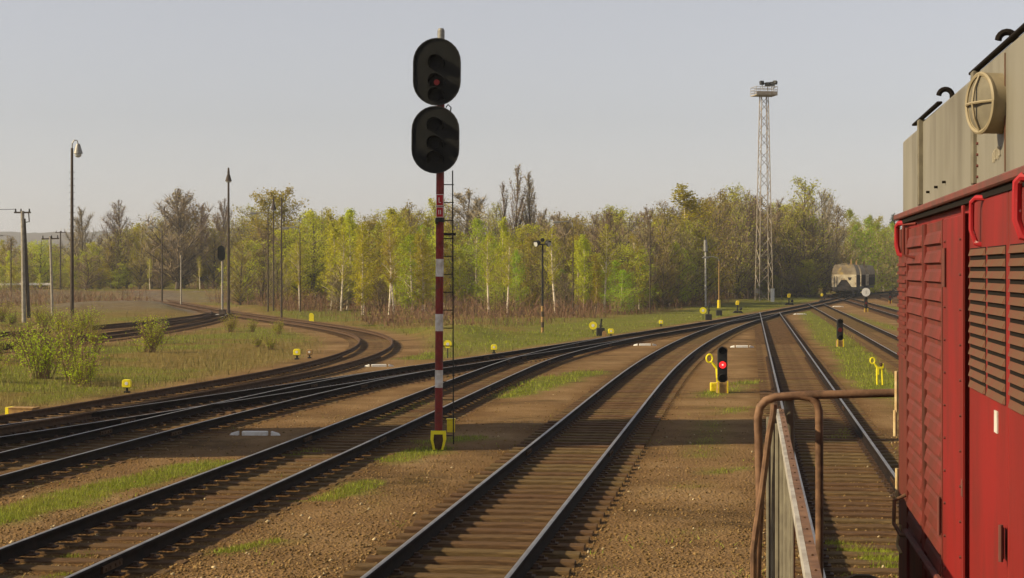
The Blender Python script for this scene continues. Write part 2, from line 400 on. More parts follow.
def ground_mat():
    m = bpy.data.materials.new('ground'); m.use_nodes = True; t = m.node_tree; n = t.nodes; L = t.links; b = n['Principled BSDF']
    b.inputs['Roughness'].default_value = .95; b.inputs['Specular IOR Level'].default_value = .04
    tc = n.new('ShaderNodeTexCoord')
    def noise(sc, d=6, r=.6): x = n.new('ShaderNodeTexNoise'); x.inputs['Scale'].default_value = sc; x.inputs['Detail'].default_value = d; x.inputs['Roughness'].default_value = r; L.new(tc.outputs['Object'], x.inputs['Vector']); return x.outputs[0]
    def ramp(src, stops):
        r = n.new('ShaderNodeValToRGB'); e = r.color_ramp.elements
        while len(e) < len(stops): e.new(.5)
        for i,(p,c) in enumerate(stops): e[i].position = p; e[i].color = (*c,1)
        L.new(src, r.inputs[0]); return r.outputs[0]
    def mix(f, a, c):
        x = n.new('ShaderNodeMix'); x.data_type = 'RGBA'; L.new(f, x.inputs[0]); L.new(a, x.inputs[6]); L.new(c, x.inputs[7]); return x.outputs[2]
    def attr(nm): a = n.new('ShaderNodeAttribute'); a.attribute_name = nm; return a.outputs['Fac']
    def rng_(src, a, c, d=0, e=1):
        x = n.new('ShaderNodeMapRange'); x.inputs[1].default_value = a; x.inputs[2].default_value = c; x.inputs[3].default_value = d; x.inputs[4].default_value = e; L.new(src, x.inputs[0]); return x.outputs[0]
    def mul(a, c): x = n.new('ShaderNodeMath'); x.operation = 'MULTIPLY'; L.new(a, x.inputs[0]); L.new(c, x.inputs[1]); return x.outputs[0]
    grav = ramp(noise(.42), [(.30,(0.1159,0.06403,0.02514)),(.5,(0.2261,0.1325,0.05485)),(.68,(0.3305,0.2153,0.1051))])
    vo = n.new('ShaderNodeTexVoronoi'); vo.inputs['Scale'].default_value = 22; L.new(tc.outputs['Object'], vo.inputs['Vector'])
    speck = ramp(noise(35, 3), [(.35,(0.09277,0.0541,0.02514)),(.55,(0.1972,0.1192,0.05827)),(.78,(0.3711,0.265,0.1599))])
    sx = n.new('ShaderNodeMix'); sx.data_type = 'RGBA'; sx.inputs[0].default_value = .38; L.new(grav, sx.inputs[6]); L.new(speck, sx.inputs[7]); c = sx.outputs[2]
    rust = ramp(noise(2.2), [(.3,(0.07776,0.04019,0.01493)),(.6,(0.1444,0.07728,0.02897)),(.8,(0.1999,0.1133,0.04829))])
    c = mix(mul(attr('inner'), rng_(noise(1.1),.3,.55,.55,1)), c, rust)
    oil = ramp(noise(9), [(.3,(0.04025,0.026,0.01116)),(.7,(0.08625,0.052,0.02108))])
    c = mix(mul(rng_(noise(.23),.50,.66), rng_(noise(2.4),.35,.6,.25,.9)), c, oil)
    bank = ramp(noise(1.6), [(.3,(.085,.068,.050)),(.5,(.135,.112,.085)),(.7,(.19,.165,.13))])
    c = mix(attr('bank'), c, bank)
    dry = ramp(noise(3.0), [(.3,(0.1026,0.078,0.0182)),(.5,(0.1674,0.122,0.0322)),(.7,(0.216,0.15,0.049))])
    c = mix(mul(attr('dry'), rng_(noise(1.7),.3,.6,.65,1)), c, dry)
    grn = ramp(noise(4.0), [(.3,(.075,.088,.013)),(.55,(.14,.16,.022)),(.75,(.19,.18,.035))])
    c = mix(mul(attr('green'), rng_(noise(6.0),.3,.62,.55,1)), c, grn)
    L.new(c, b.inputs['Base Color'])
    bp = n.new('ShaderNodeBump'); bp.inputs['Strength'].default_value = .9; bp.inputs['Distance'].default_value = .035
    ad = n.new('ShaderNodeMath'); ad.operation = 'ADD'; L.new(noise(28,4), ad.inputs[0]); L.new(vo.outputs['Distance'], ad.inputs[1]); L.new(ad.outputs[0], bp.inputs['Height']); L.new(bp.outputs[0], b.inputs['Normal'])
    return m
gme = npmesh('ground', V, Fq, ground_mat(), 4)
for nm, arr in (('green',GR),('dry',DR),('inner',INN),('bank',BK)):
    a = gme.attributes.new(nm,'FLOAT','POINT'); a.data.foreach_set('value', arr.astype(np.float32).ravel())
gme.polygons.foreach_set('use_smooth', np.ones(len(Fq),dtype=bool))
tag(link('ground', gme), 'brown gravelly yard ground with rust, weeds and dry meadow', kind='structure')

# far wooded hill
def hill():
    X = np.linspace(-1500,1500,260); T = np.linspace(0,1,46); XX,TT = np.meshgrid(X,T)
    Yh = 1250+TT*700; top = 40+12*fbm(XX*.004,XX*0,1,3)-np.clip((XX+250)*.035,0,30)
    Z = -2+top*np.sin(TT*math.pi*.5)+ (fbm(XX,Yh,.05,41)-.5)*9*sstep(TT,.02,.15)+(fbm(XX,Yh,.2,44)-.5)*5*sstep(TT,.02,.15)
    Vh = np.c_[XX.ravel(),Yh.ravel(),Z.ravel()]; i = (np.arange(45)[:,None]*260+np.arange(259)[None,:]).ravel()
    me = npmesh('hills', Vh, np.c_[i,i+1,i+261,i+260], mat('hill_wood', (.085,.068,.045), .95, (.06,.065,.028), .03, bump=.0, col3=(.10,.07,.055), scale3=.012, lo3=.4, hi3=.7), 4)
    return tag(link('hills', me), 'distant wooded hill on the skyline', kind='structure')
hill()

build_track('G', 'long straight through track running diagonally from lower left to the hopper wagons', 92)
build_track('A', 'straight track ahead of the red locomotive with handrail in front', 84, zsl=-.028)
build_track('B', 'track with bare dark sleepers in the centre foreground, curving to the right', 84)
build_track('C', 'track passing just left of the red and white signal mast', 74, zsl=-.040)
build_track('D', 'track leaving the through line towards the lower left corner', 56, zsl=-.03)
build_track('E', 'rusty siding bending sharply round to the left', 92, zsl=-.03, rmat=('rail_rust','rail_rust'), top=0)
build_track('K', 'track to the right of the locomotive track, past the small dark signals', 100, zsl=-.03, plates=False)
build_track('L', 'track beyond the white disc signal at the far right', 0, zsl=-.03, plates=False, ymin=80)
build_track('P', 'farthest right track bending away behind the locomotive hood', 0, zsl=-.03, plates=False, rmat=('rail_rust','rail_rust'), top=0)
build_track('N', 'upper overgrown siding at the far left edge', 0, zsl=-.03, plates=False, rmat=('rail_rust','rail_rust'), top=0)
build_track('O', 'lower overgrown siding at the far left edge', 0, zsl=-.03, plates=False, rmat=('rail_rust','rail_rust'), top=0)

def gzf(x, y): return float(ground_z(np.array([[x]]), np.array([[y]]))[0,0])
# ------------------------------------------------------------------ main signal
def stadium(w_, h_, n=10):
    r = w_/2; pts = []
    for k in range(n+1): a = math.pi*k/n; pts.append((r*math.cos(a), h_/2-r+r*math.sin(a)))
    for k in range(n+1): a = math.pi+math.pi*k/n; pts.append((r*math.cos(a), -h_/2+r+r*math.sin(a)))
    return pts
def disc(r, n=16, cx=0, cz=0): return [(cx+r*math.cos(2*math.pi*k/n), cz+r*math.sin(2*math.pi*k/n)) for k in range(n)]
def hood(mb, cx, cz, r, y0, L, a0=-20, a1=200, n=14, th=.006):
    """visor: part of a tube pointing towards -y, cut shorter below"""
    vs = []; fs = []
    for k in range(n+1):
        a = R(a0+(a1-a0)*k/n); c, s_ = math.cos(a), math.sin(a); Lk = L*(.45+.55*max(0,s_))
        for rr in (r, r+th):
            vs += [(cx+rr*c, y0, cz+rr*s_), (cx+rr*c, y0-Lk, cz+rr*s_)]
    for k in range(n):
        b = 4*k; d = b+4
        fs += [(b,b+1,d+1,d),(b+2,d+2,d+3,b+3),(b+1,b+3,d+3,d+1)]
    mb.add(vs, fs)
def main_signal():
    x, y = gp(438.5, 447); z0 = gzf(x,y)
    t = thing('main_signal', 'tall red and white banded signal mast with two black oval heads', 'railway signal', (x,y,z0))
    t.rotation_euler = (0, R(.35), 0)
    k = y/FPX
    def zz(py): return zat(py,y)-z0
    r = .077
    bands = [(447,387.5,'mred'),(387.5,370,'mwhite'),(370,331,'mred'),(331,314,'mwhite'),(314,276.5,'mred'),(276.5,259,'mwhite'),(259,44,'mred'),(44,31,'grey')]
    for a, b, m in bands:
        part('mast_section', MB().cyl((0,0,zz(a)),(0,0,zz(b)), r if m != 'grey' else .07, n=16), M[m], t, smooth=True)
    part('mast_cap', MB().cyl((0,0,zz(31)),(0,0,zz(31)+.05), .072, .05, n=16), M['grey'], t, smooth=True)
    for i, (cy, lens) in enumerate(((73, ((65,'lens'),(83.5,'reddim'),(97,'lens'))), (140.5, ((127,'lens'),(145,'lens'),(160,'lens'))))):
        zc = zz(cy)
        mb = MB(); mb.prism(stadium(.93, 1.305, 14), -.02, .02)
        b = part('signal_head', mb, M['board'], t, (-.065-.02*i, -.20, zc), (0,0,R(-7)), bevel=.008)
        rim = MB(); s0 = stadium(.93,1.305,14); s1 = stadium(.89,1.265,14); n = len(s0)
        rim.add([(p[0],-.045,p[1]) for p in s0]+[(p[0],-.045,p[1]) for p in s1]+[(p[0],-.0205,p[1]) for p in s0]+[(p[0],-.0205,p[1]) for p in s1],
                [(k_,(k_+1)%n,n+(k_+1)%n,n+k_) for k_ in range(n)]+[(2*n+k_,2*n+(k_+1)%n,(k_+1)%n,k_) for k_ in range(n)]+[(n+k_,n+(k_+1)%n,3*n+(k_+1)%n,3*n+k_) for k_ in range(n)])
        part('rim', rim, M['black'], b)
        part('lamp_case', MB().box(-.2,.2,.021,.14,-.5,.5), M['black'], b)
        for py, m in lens:
            zl = zz(py)-zc
            part('lens', MB().prism(disc(.07 if m == 'lens' else .055,18,0,zl), -.04, -.021), M[m], b)
            hm = MB(); hood(hm, 0, zl, .150, -.021, .28, -25, 205); part('visor', hm, M['board'], b)
        part('bracket', MB().cbox((0,.02,zc+.3),(.2,.14,.06)).cbox((0,.02,zc-.3),(.2,.14,.06)), M['black'], t)
    # ladder behind the mast
    lad = MB(); x0, x1, yl = .03, .235, .16
    for xx in (x0, x1): lad.cyl((xx+ (.05 if xx==x1 else 0),yl,zz(445)),(xx,yl,zz(170)), .014, n=6)
    part('ladder_stile', lad, M['black'], t)
    zr = .25
    rung = MB().cyl((x0,yl,0),(x1+.03,yl,0), .011, n=6).mesh('ladder_rung', M['black'])
    while zr < zz(172): link('ladder_rung', rung, t, (0,0,zr)); zr += .35
    part('ladder_hook', MB().tube([(.17,.1,zz(118)),(.2,.1,zz(107)),(.14,.1,zz(104)),(.10,.1,zz(107))], .014, 6), M['black'], t)
    part('mast_clamp', MB().cyl((0,0,zz(222)),(0,0,zz(218)), .095, n=14).cbox((-.06,-.08,zz(223)),(.05,.05,.05)), M['black'], t)
    part('mast_bracket', MB().cbox((0.12,.08,zz(234)),(.38,.05,.05)), M['black'], t)
    # number plates
    def plate(p0, p1, strokes, nm):
        zc = zz((p0+p1)/2); h = zz(p0)-zz(p1); w_ = .145
        b = part('name_plate', MB().cbox((0,0,0),(w_,.012,h)), M['white'], t, (0,-.092,zc))
        part('plate_face', MB().cbox((0,-.008,0),(w_-.02,.006,h-.02)), M['signred'], b)
        g = MB()
        for s_ in strokes: g.cbox((s_[0],-.013,s_[1]),(s_[2],.006,s_[3]))
        part('letter', g, M['white'], b); b['label'] = nm
    plate(194.5, 206, ((-.016,0,.012,.10),(.004,-.045,.045,.012)), 'red plate with white letter L')
    plate(207, 217.5, ((-.018,0,.012,.085),(.018,0,.012,.085)), 'red plate with white number 11')
    # foot
    o = [(-.145,.37),(.145,.37),(.152,.20),(.085,-.06),(-.085,-.06),(-.152,.20)]; q = [(-.085,.30),(.085,.30),(.095,.18),(.045,-.06),(-.045,-.06),(-.095,.18)]
    fm = MB(); n = 6
    fm.add([(a,-.14,b) for a,b in o]+[(a,-.14,b) for a,b in q]+[(a,-.02,b) for a,b in o]+[(a,-.11,b) for a,b in q],
           [(i,(i+1)%n,n+(i+1)%n,n+i) for i in range(n)]+[(2*n+i,2*n+(i+1)%n,(i+1)%n,i) for i in range(n)]+[(n+i,n+(i+1)%n,3*n+(i+1)%n,3*n+i) for i in range(n)])
    part('foot_frame', fm, M['ylevel'], t)
    part('foot_casting', MB().prism([(a*.96,b) for a,b in o], -.105, .13), M['rail_rust'], t)
main_signal()
def small_box(px, py, w_, h_, d_, m, name, label, cat, rz=0):
    x, y = gp(px,py); z0 = gzf(x,y)
    t = thing(name, label, cat, (x,y,z0), rz)
    part('case', MB().box(-w_/2,w_/2,-d_/2,d_/2,-.05,h_), M[m], t, bevel=.012)
    part('lid', MB().box(-w_/2-.015,w_/2+.015,-d_/2-.015,d_/2+.015,h_+.002,h_+.03), M[m], t, bevel=.008)
    return t
t = small_box(451, 430, .17, .26, .16, 'yellow', 'cable_box', 'small yellow cable box just behind the main signal mast', 'cable box')
t = small_box(24, 413.5, .62, .17, .35, 'orange', 'cable_box', 'low wooden cable box with yellow end near the left edge', 'cable box', R(-12))
part('end_plate', MB().box(-.41,-.327,-.16,.16,.0,.2), M['ylevel'], t)
part('bolt', MB().cyl((.1,-.19,.1),(.1,-.17,.1),.03,n=8), M['black'], t)

# ------------------------------------------------------------------ dwarf signals
def dwarf(px, py, label, hgt=1.3, lit=True, legs='yellow', disc_top=False, foot='orange', rz=0):
    x, y = gp(px,py); z0 = gzf(x,y); s = hgt/1.3
    t = thing('dwarf_signal', label, 'dwarf signal', (x,y,z0), rz, 'dwarf signals beside the tracks')
    part('foot', MB().prism([(-.17,-.1),(.17,-.1),(.15,.30*s),(-.15,.30*s)], -.12, .12), M[foot], t, bevel=.01)
    for sx in (-1,1): part('leg', MB().cbox((sx*.13,-.15,.14),(.035,.03,.42)), M[legs], t)
    part('body', MB().prism(stadium(.27,1.02*s,10), -.02, .13), M['black'], t, (0,0,.80*s), bevel=.01)
    for i, zz in enumerate((1.20,.80,.42)):
        on = lit and i == 1
        l = part('lens', MB().prism(disc(.10,18,0,zz*s), -.035, -.021), M['redglow' if on else 'lens'], t)
        if on: part('bulb_glow', MB().prism(disc(.026,12,0,zz*s), -.041, -.036), M['redhot'], l)
        hm = MB(); hood(hm, 0, zz*s, .125, -.02, .2, -40, 220); part('visor', hm, M['board'], t)
    if disc_top:
        p = part('disc_post', MB().cyl((0,.05,1.3*s),(0,.05,1.9*s),.03), M['black'], t)
        part('disc', MB().prism(disc(.36,22,0,1.75*s), .0, .02), M['white'], t)
        part('disc_mark', MB().cbox((.02,-.006,1.75*s),(.03,.008,.3)), M['grey'], t)
    return t
d1 = dwarf(722.5, 391, 'dwarf signal with glowing red lamp between the two centre tracks', 1.3, True)
def ring_lever(t, ox, oy, sc=1.0, legs=False):
    """painted hand lever with an eye at the top of its arm"""
    m = MB(); pts = [(ox-.10*sc+.088*sc*math.cos(a), oy, .95*sc+.115*sc*math.sin(a)) for a in np.linspace(0,2*math.pi,15)]
    part('ring', MB().tube(pts, .032*sc, 6), M['ylevel'], t)
    part('arm', MB().tube([(ox-.04*sc,oy,.85*sc),(ox+.06*sc,oy,.72*sc),(ox+.12*sc,oy,.66*sc),(ox+.12*sc,oy,.40*sc)], [.035*sc,.048*sc,.055*sc,.04*sc], 6), M['ylevel'], t)
    return t
def point_lever(px, py, label, stand=False):
    x, y = gp(px,py); z0 = gzf(x,y)
    t = thing('point_lever', label, 'point lever', (x,y,z0))
    if stand:
        ring_lever(t, -.12, 0, .78)
        for sx in (-.07,.07): part('leg', MB().tube([(sx*1.2+.03,0,-.05),(sx*1.1+.01,0,.45),(sx*.8,0,.52)], .030, 6), M['ylevel'], t)
        part('head', MB().cbox((.02,0,.52),(.19,.07,.05)).cbox((.12,.02,.58),(.05,.06,.14)), M['ylevel'], t)
        part('weight', MB().ball((.07,.03,.62),.06), M['rail_rust'], t)
    else:
        ring_lever(t, 0, 0, 1.0)
        part('case', MB().cbox((.04,0,.13),(.24,.2,.26)), M['yellow'], t, bevel=.02)
        part('link', MB().cbox((.12,0,.33),(.05,.05,.2)), M['ylevel'], t)
    return t
point_lever(713, 390, 'yellow hand lever with a ring beside the lit dwarf signal')
point_lever(879, 383.5, 'yellow hand lever with two legs on the grass near the locomotive', True)
dwarf(840, 346, 'dark dwarf signal with pale foot on the grass right of the locomotive track', 1.25, False)
dwarf(866, 311.5, 'dwarf signal carrying a white round disc near the hopper wagon', 1.25, False, disc_top=True)
dwarf(890, 303, 'farthest dwarf signal, red footed, beside the locomotive hood', 1.15, False, foot='mred')
tt = [o for o in COL.objects if o.get('category') == 'dwarf signal'][1:]
for o in tt:
    for c in o.children:
        if c.name.startswith('lens'):
            if abs(sum(v.co.z for v in c.data.vertices)/len(c.data.vertices)-.79) < .1: c.data.materials[0] = M['reddim']

# ------------------------------------------------------------------ white clearance markers between converging tracks
def marker(px, py, label, rz=0):
    x, y = gp(px,py); t = thing('clearance_marker', label, 'clearance marker', (x,y,gzf(x,y)), rz, 'white clearance markers')
    part('bar', MB().box(-.27,.27,-.07,.07,-.03,.09), M['white'], t, bevel=.012)
    for s in (-1,1): part('end_block', MB().add([(s*.35,-.07,-.03),(s*.35,.07,-.03),(s*.57,.0,-.03),(s*.35,-.07,.09),(s*.35,.07,.09),(s*.51,0,.05)],[(0,1,2),(3,5,4),(0,3,4,1),(1,4,5,2),(2,5,3,0)][::1]), M['white'], t)
marker(255, 433, 'white clearance marker lying in the shadow at left', R(-3))
marker(379, 365.5, 'white clearance marker beside the bend of the rusty siding', R(8))
marker(645, 344.5, 'white clearance marker left of the centre track', 0)
marker(742, 346.5, 'white clearance marker behind the lit dwarf signal', 0)
marker(800, 314, 'white clearance marker where the locomotive track ends', R(5)); marker(838, 306.5, 'farthest white clearance marker, near the hopper wagon', 0)

# ------------------------------------------------------------------ switch lanterns and discs
def lantern(px, py, label, m='ylevel', rz=0, sc=1.0):
    x, y = gp(px,py); t = thing('switch_lantern', label, 'switch lantern', (x,y,gzf(x,y)), rz, 'yellow switch lanterns'); sc *= .78; t.scale = (sc,sc,sc)
    part('base', MB().box(-.10,.10,-.10,.10,-.05,.06), M['black'], t)
    part('post', MB().cyl((0,0,.05),(0,0,.2),.045,n=8), M['black'], t)
    b = part('lantern', MB().prism([(-.11,.18),(.11,.18),(.16,.24),(.16,.42),(.12,.48),(-.12,.48),(-.16,.42),(-.16,.24)], -.12, .12), M[m], t, bevel=.012)
    part('lower_band', MB().prism([(-.113,.178),(.113,.178),(.123,.205),(-.123,.205)], -.123, .123), M['black'], b)
    part('window', MB().prism(disc(.06,12,0,.345), -.128, -.121), M['white'], b)
    return t
lantern(127, 391.5, 'yellow switch lantern in the dry grass near the left edge')
lantern(297, 358, 'yellow switch lantern left of the rusty siding bend', sc=1.1); lantern(309.5, 357, 'dull orange switch lantern beside a yellow one', 'orange', sc=.95)
lantern(494, 352, 'yellow switch lantern on the verge, right of the signal mast')
lantern(611, 336, 'yellow switch lantern right of the yellow disc on the green verge', sc=1.15); lantern(661, 326, 'lone yellow switch lantern midway along the green verge')
def lever_lantern(px, py, label, sc=1.0):
    x, y = gp(px,py); t = thing('switch_stand', label, 'switch stand', (x,y,gzf(x,y)), 0, 'weighted switch stands'); t.scale = (sc,sc,sc)
    part('base', MB().prism([(-.45,-.05),(.5,-.05),(.3,.18),(-.25,.18)], -.2,.2), M['black'], t, bevel=.02)
    part('post', MB().cyl((0,0,.15),(0,0,.65),.06,n=8), M['black'], t)
    part('weight', MB().ball((.25,-.15,.35),.13), M['black'], t)
    part('lantern', MB().prism([(-.13,.65),(.10,.65),(.15,.9),(.12,1.0),(-.08,1.0),(-.15,.8)], -.1,.1), M['yellow'], t, bevel=.01)
lever_lantern(737.5, 313, 'switch stand with yellow lantern, left of the lattice floodlight tower', 1.0)
lever_lantern(789, 304.5, 'switch stand with yellow lantern, right of the lattice floodlight tower', 1.15)
lever_lantern(822, 301, 'switch stand with yellow lantern left of the hopper wagon', .9)
def disc_sign(px, pyc, pyb, label, rad=.17):
    x, y = gp(px,pyb); z0 = gzf(x,y); zc = zat(pyc,y)-z0
    t = thing('disc_sign', label, 'disc sign', (x,y,z0), 0, 'yellow discs on posts')
    part('post', MB().cyl((0,0,-.1),(0,0,zc),.022,n=8), M['black'], t)
    d = part('disc', MB().prism(disc(rad,20,0,zc), -.05,-.03), M['ylevel'], t)
    part('disc_centre', MB().prism(disc(rad*.38,16,0,zc), -.056,-.051), M['white'], d)
disc_sign(447.7, 344, 357, 'yellow disc on a post directly right of the signal mast', .16); disc_sign(593, 325.5, 333, 'yellow disc on the green verge, left of the lanterns', .22); disc_sign(703, 310.5, 319, 'yellow disc left of the black switch post', .24)
def black_post(px, py, h, label):
    x, y = gp(px,py); t = thing('point_machine', label, 'point machine', (x,y,gzf(x,y)), 0)
    part('case', MB().box(-.22,.22,-.2,.2,-.05,.42), M['black'], t, bevel=.03); part('lever', MB().tube([(0,0,.4),(.03,0,h*.8),(.06,0,h)],[.06,.045,.05],8), M['black'], t); part('collar', MB().cyl((.02,0,h*.55),(.03,0,h*.62),.1,n=8), M['black'], t)
black_post(600.5, 335, .9, 'black point machine with lever on the green verge'); black_post(708.5, 319.5, 1.2, 'black point machine with tall lever near the pale antenna post'); black_post(719, 315, .35, 'low black point machine beside the through track')
x, y = gp(604.5, 335.5); t = thing('marker_stone', 'small orange marker block at the foot of the point machine', 'marker stone', (x,y,gzf(x,y))); part('block', MB().prism([(-.13,-.05),(.13,-.05),(.1,.25),(0,.3),(-.1,.25)],-.1,.1), M['orange'], t)
x, y = gp(311.5, 321.5); t = thing('marker_post', 'short yellow marker post beside the rusty siding', 'marker post', (x,y,gzf(x,y))); part('post', MB().prism([(-.16,-.05),(.16,-.05),(.16,.5),(.05,.62),(-.10,.62),(-.16,.5)],-.06,.06), M['ylevel'], t); part('foot', MB().box(-.2,.2,-.1,.1,-.05,.05), M['concrete'], t)

# ------------------------------------------------------------------ lattice floodlight tower
def lattice_tower():
    x = at(764, 205); y = 205; z0 = gzf(x,y); H = zat(96,y)-z0
    t = thing('floodlight_tower', 'tall cream lattice floodlight tower rising above the trees', 'floodlight tower', (x,y,z0), R(10))
    w0, w1 = .82, .40
    def wd(z): return w0+(w1-w0)*z/H
    for sx in (-1,1):
        for sy in (-1,1): part('leg', MB().tube([(sx*w0,sy*w0,-.2),(sx*w1,sy*w1,H)], .052, 6), M['cream'], t)
    n = 19; zs = [0]
    for i in range(n): zs.append(zs[-1]+H/n*(1.25-.5*i/(n-1)))
    zs = [z*H/zs[-1] for z in zs]
    k = 0
    for i in range(n):
        a, b = zs[i], zs[i+1]; wa, wb = wd(a), wd(b); s = 1 if i%2 else -1
        for f in range(4):
            rt = Matrix.Rotation(f*math.pi/2,3,'Z'); p = rt@Vector((s*wa,-wa,a)); q = rt@Vector((-s*wb,-wb,b))
            part('brace', MB().cyl(p, q, .034, n=5, cap=False), M['cream'], t)
    pl = part('platform', MB().box(-1.25,1.25,-1.1,1.1,H,H+.12), M['cream'], t)
    rl = MB()
    for sy in (-1.1,1.1):
        for zz in (.35,.65,1.0): rl.cyl((-1.25,sy,H+zz),(1.25,sy,H+zz),.03,n=5)
        for xx in np.linspace(-1.25,1.25,6): rl.cyl((xx,sy,H),(xx,sy,H+1.0),.03,n=5)
    for sx in (-1.25,1.25):
        for zz in (.35,.65,1.0): rl.cyl((sx,-1.1,H+zz),(sx,1.1,H+zz),.03,n=5)
    part('railing', rl, M['cream'], pl)
    part('toe_board', MB().box(-1.26,1.26,-1.13,-1.1,H+.12,H+.45), M['cream'], pl)
    for cx, cz, rz in ((-.45,1.45,.4),(.75,1.35,-.5),(1.25,1.55,-.9),(.2,1.3,2.6)):
        f = part('floodlight', MB().prism([(-.3,-.2),(.3,-.2),(.24,.22),(-.24,.22)],-.16,.16), M['black'], t, (cx,-.6 if cx < 1 else -.2,H+cz), (R(-20),0,rz), bevel=.03)
        part('bracket', MB().cyl((0,.05,-.2),(0,.05,-.75),.05,n=6), M['grey'], f)
    part('cable_duct', MB().cyl((w0*.6,-w0,.2),(w1*.6,-w1,H),.02,n=5), M['black'], t)
    part('junction_box', MB().box(-1.35,-.95,-.9,-.65,.9,1.4), M['cream'], t)
lattice_tower()
x = at(772.5, 200); t = thing('white_post', 'white painted post at the foot of the lattice tower', 'post', (x,200,gzf(x,200))); part('post', MB().box(-.2,.2,-.12,.12,-.1,1.45), M['white'], t, bevel=.02); part('cap', MB().box(-.23,.23,-.15,.15,1.452,1.5), M['white'], t)
x = at(782, 215); t = thing('lamp_post', 'thin bare post between the lattice tower and the hopper wagon', 'post', (x,215,gzf(x,215))); part('post', MB().cyl((0,0,-.1),(0,0,6.2),.05,.04,n=6), M['polebrown'], t); part('cap', MB().ball((0,0,6.25),.1), M['grey'], t)

# ------------------------------------------------------------------ floodlight post with black and yellow foot
x, y = gp(542.5, 332); t = thing('floodlight_post', 'dark post with two floodlights and yellow banded foot on the verge', 'floodlight post', (x,y,gzf(x,y)))
part('post', MB().cyl((0,0,1.5),(0,0,4.95),.065,.05,n=10), M['black'], t, smooth=True)
for i in range(5): part('foot_band', MB().cyl((0,0,.3*i-.05 if i == 0 else .3*i),(0,0,.3*(i+1)),.085 if i%2 else .09,n=10), M['orange' if i%2 == 0 else 'polebrown'], t, smooth=True)
part('cross_arm', MB().cbox((0,0,4.95),(.7,.06,.06)), M['black'], t)
for sx in (-1,1):
    f = part('floodlight', MB().cyl((0,-.14,0),(0,.12,.03),.19,.12,n=14), M['black'], t, (sx*.27,-.02,5.02), (R(12),0,R(55*sx)), smooth=True)
    part('glass', MB().cyl((0,-.15,0),(0,-.142,0),.165,n=14), M['lampglass'], f)
part('speaker', MB().cyl((0,-.1,5.2),(0,.1,5.2),.12,.05,n=10), M['black'], t)

# ------------------------------------------------------------------ lamp posts and poles
def pole(px, pyb, pyt, label, kind, Y=None, r=.09, m='polebrown', cat='lamp post', name='lamp_post'):
    if Y is None: x, y = gp(px,pyb)
    else: x, y = at(px,Y), Y
    z0 = gzf(x,y); h = zat(pyt,y)-z0
    t = thing(name, label, cat, (x,y,z0), 0, 'poles and lamp posts beyond the tracks')
    if kind == 'pendant':
        part('post', MB().cyl((0,0,-.2),(0,0,h),r,r*.6,n=8), M[m], t, smooth=True)
        pts = [(0,0,h-.1),(.02,0,h+.3),(.15,0,h+.5),(.33,0,h+.45),(.38,0,h+.25)]
        part('arm', MB().tube(pts,.04,6), M['grey'], t)
        part('lamp_hood', MB().cyl((.38,0,h-.35),(.38,0,h+.25),.3,.12,n=12), M['grey'], t, smooth=True)
        part('lamp_glass', MB().ball((.38,0,h-.42),.22,sz=.8), M['lampglass'], t, smooth=True)
        rg = MB().cyl((-.18,0,0),(.18,0,0),.015,n=5).mesh('step', M['polebrown'])
        for i in range(12): link('step', rg, t, (0,0,h*.45+i*.42))
    elif kind == 'cap':
        part('post', MB().cyl((0,0,-.2),(0,0,h-.7),r,r*.6,n=8), M[m], t, smooth=True)
        part('lamp_hood', MB().cyl((0,0,h-.75),(0,0,h-.2),.25,.09,n=12), M['polebrown'], t, smooth=True)
        part('lamp_glass', MB().cyl((0,0,h-.85),(0,0,h-.755),.16,.22,n=12), M['lampglass'], t, smooth=True)
        part('finial', MB().cyl((0,0,h-.2),(0,0,h+.25),.1,.06,n=8), M['polebrown'], t)
    elif kind == 'arm' or kind == 'armr':
        s = -1 if kind == 'arm' else 1
        part('post', MB().cyl((0,0,-.2),(0,0,h-.25),r,r*.6,n=8), M[m], t, smooth=True)
        part('arm', MB().tube([(0,0,h-.3),(s*.1,0,h),(s*.5,0,h+.12),(s*1.0,0,h+.1)],.04,6), M['grey'], t)
        l = part('lamp_head', MB().prism([(-.35,-.02),(.3,-.02),(.3,.08),(-.2,.12)],-.14,.14), M['grey'], t, (s*1.2,0,h+.05), bevel=.02)
        part('lamp_glass', MB().box(-.3,.22,-.1,.1,-.08,-.021), M['lampglass'], l)
    elif kind == 'cross':
        part('post', MB().cyl((0,0,-.2),(0,0,h),r,r*.8,n=8), M[m], t, smooth=True)
        part('cross_arm', MB().cbox((0,0,h-.2),(1.3,.09,.09)), M['polebrown'], t)
        for sx in (-.55,.1,.55): part('insulator', MB().cyl((sx,0,h-.16),(sx,0,h+.05),.05,.035,n=8), M['black'], t)
    elif kind == 'plain':
        part('post', MB().cyl((0,0,-.2),(0,0,h),r,r*.6,n=8), M[m], t, smooth=True)
        part('cap', MB().cyl((0,0,h),(0,0,h+.1),r*.75,r*.3,n=8), M[m], t)
    elif kind == 'antenna':
        part('post', MB().cyl((0,0,-.2),(0,0,h-1.2),r,r*.8,n=8), M[m], t, smooth=True)
        part('antenna', MB().cyl((0,0,h-1.2),(0,0,h-.1),.2,.16,n=10), M['grey'], t, smooth=True)
        part('tip', MB().cyl((0,0,h-.1),(0,0,h+.3),.1,.05,n=8), M['black'], t)
    return t
pole(72, 326, 148, 'tall dark lamp post with hook lamp at the far left', 'pendant', r=.13)
pole(228.5, 317, 171, 'tall rusty lamp post with cap lamp beside the siding junction', 'cap', r=.12)
pole(162, 303, 228, 'lamp post with curved arm behind the gravel bank', 'arm', r=.10)
pole(273.5, 300, 201, 'dark lamp post with cap lamp before the round green tree', 'cap', Y=148, r=.07)
pole(268, 300, 214, 'dark post with curved lamp arm left of the cap lamp', 'arm', Y=146, r=.07)
